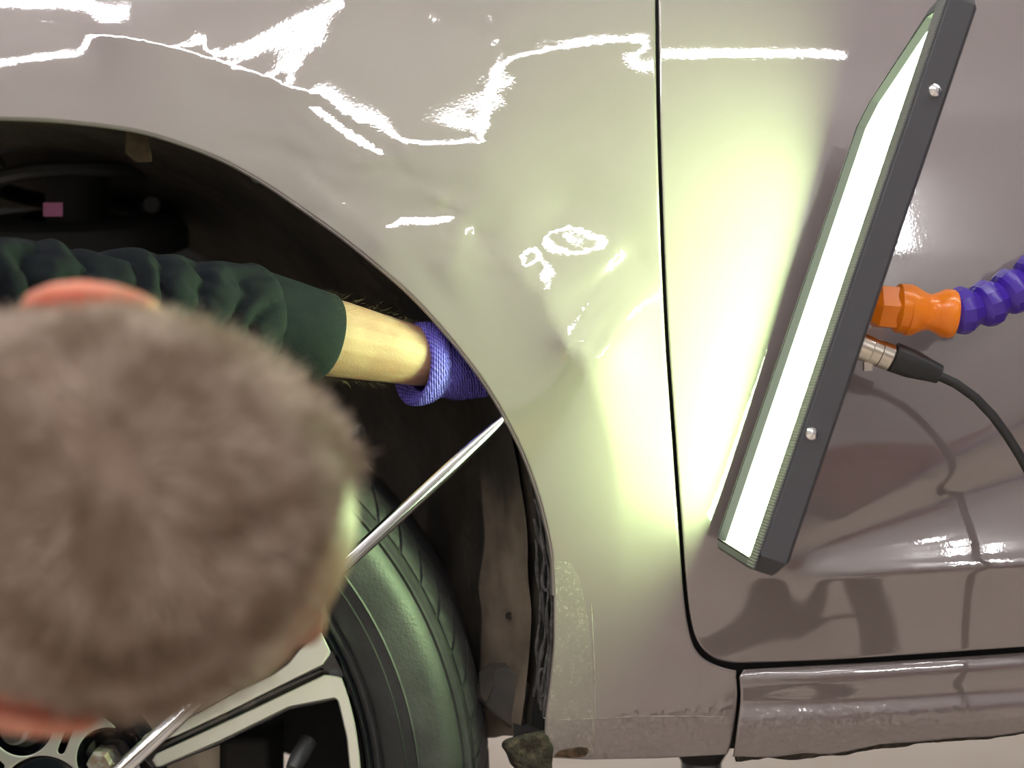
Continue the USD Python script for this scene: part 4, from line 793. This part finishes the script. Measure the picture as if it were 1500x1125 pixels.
rib = 1 + 0.018 * np.sin(th * 50)[None, :] * np.ones((70, 1)) + 0.03 * (meshkit.noise(np.stack([np.cos(th)[None] * 2 + 0 * si[:, None], np.sin(th)[None] * 2 + 0 * si[:, None], si[:, None] * 0.8 + 0 * th[None]], -1), 4) - 0.5)
Vg = Cg[:, None] + (rg[:, None] * rib)[..., None] * (np.cos(th)[None, :, None] * ug[:, None] + 0.85 * np.sin(th)[None, :, None] * og[:, None])
gv, gf = tri(gridmesh(Vg)); obj('glove', join((gv, gf), gt), 'glove', man, smooth=True, label='purple-blue knitted work glove with a rolled cuff')
# hairs on the bare forearm
k = 420; t0 = g.uniform(0.52, 0.98, k); a0 = g.uniform(-0.4, 3.4, k); e0 = EL + (WR - EL) * t0[:, None]; aF, bF, _ = frame_of(fore); rF = np.interp(t0, [0.5, 1], [0.0335, 0.0235]); nrm = np.cos(a0)[:, None] * np.array([0, -0.6, 0.8]) + np.sin(a0)[:, None] * np.array([0.2, -0.95, -0.1]); nrm -= fore * (nrm @ fore)[:, None]; nrm /= np.linalg.norm(nrm, axis=1, keepdims=True)
r0 = e0 + nrm * rF[:, None]; lnk = g.uniform(0.003, 0.008, (k, 1)); curves('arm_hair', np.stack([r0, r0 + (nrm * 0.5 + fore * 0.5) * lnk * 0.5, r0 + (nrm * 0.6 + fore * 0.9 + g.normal(size=(k, 3)) * 0.2) * lnk], 1), 0.00004, 'arm_hair', man, kind='stuff')
# the tool
rod = thing('dent_rod', 'long polished steel rod levered under the edge of the wheel arch', 'tool', rod_end)
tt = np.linspace(0, 1, 40); rp = rod_t + (rod_end - rod_t) * tt[:, None]; rrad = np.interp(tt, [0, 0.015, 0.05, 0.10, 1], [0.0022, 0.0034, 0.0045, 0.0055, 0.0056])
obj('shaft', tube(rp, rrad, 24), 'steel_rod', rod, smooth=40)
tip = P(744, 607, 0.004); obj('tip', tube(smooth_path([rod_t, P(748, 601, 0.006), P(756, 600, 0.016)], 8), [0.0024] * 7 + [0.0015], 10), 'steel_rod', rod, label='bent flattened tip')
obj('grip', tube(rp[-14:], 0.0085, 16), 'cable_rubber', rod)
# what he sits on
stool = thing('stool', 'low black round work stool under the man', 'stool', (PV[0], PV[1], 0)); sh_ = PV[2] - 0.148
obj('seat', lathe([(-0.05, 0.001), (-0.05, 0.15), (-0.03, 0.165), (-0.01, 0.16), (0.0, 0.12), (0.0, 0.001)], (PV[0] - 0.03, PV[1], sh_), (0, 0, 1), 40), 'black_rubber', stool)
obj('column', lathe([(0.05, 0.02), (sh_ - 0.05, 0.02)], (PV[0] - 0.03, PV[1], 0), (0, 0, 1), 20), 'chrome', stool)
for k in range(5):
    a = k * 72 * RAD; o = np.array([PV[0] - 0.03, PV[1], 0]); obj('foot', tube([o + [0, 0, 0.08], o + [0.20 * math.cos(a), 0.20 * math.sin(a), 0.03]], 0.014, 12), 'black_rubber', stool)
    obj('caster', ball(o + [0.20 * math.cos(a), 0.20 * math.sin(a), 0.022], 0.022, 16), 'black_rubber', stool)
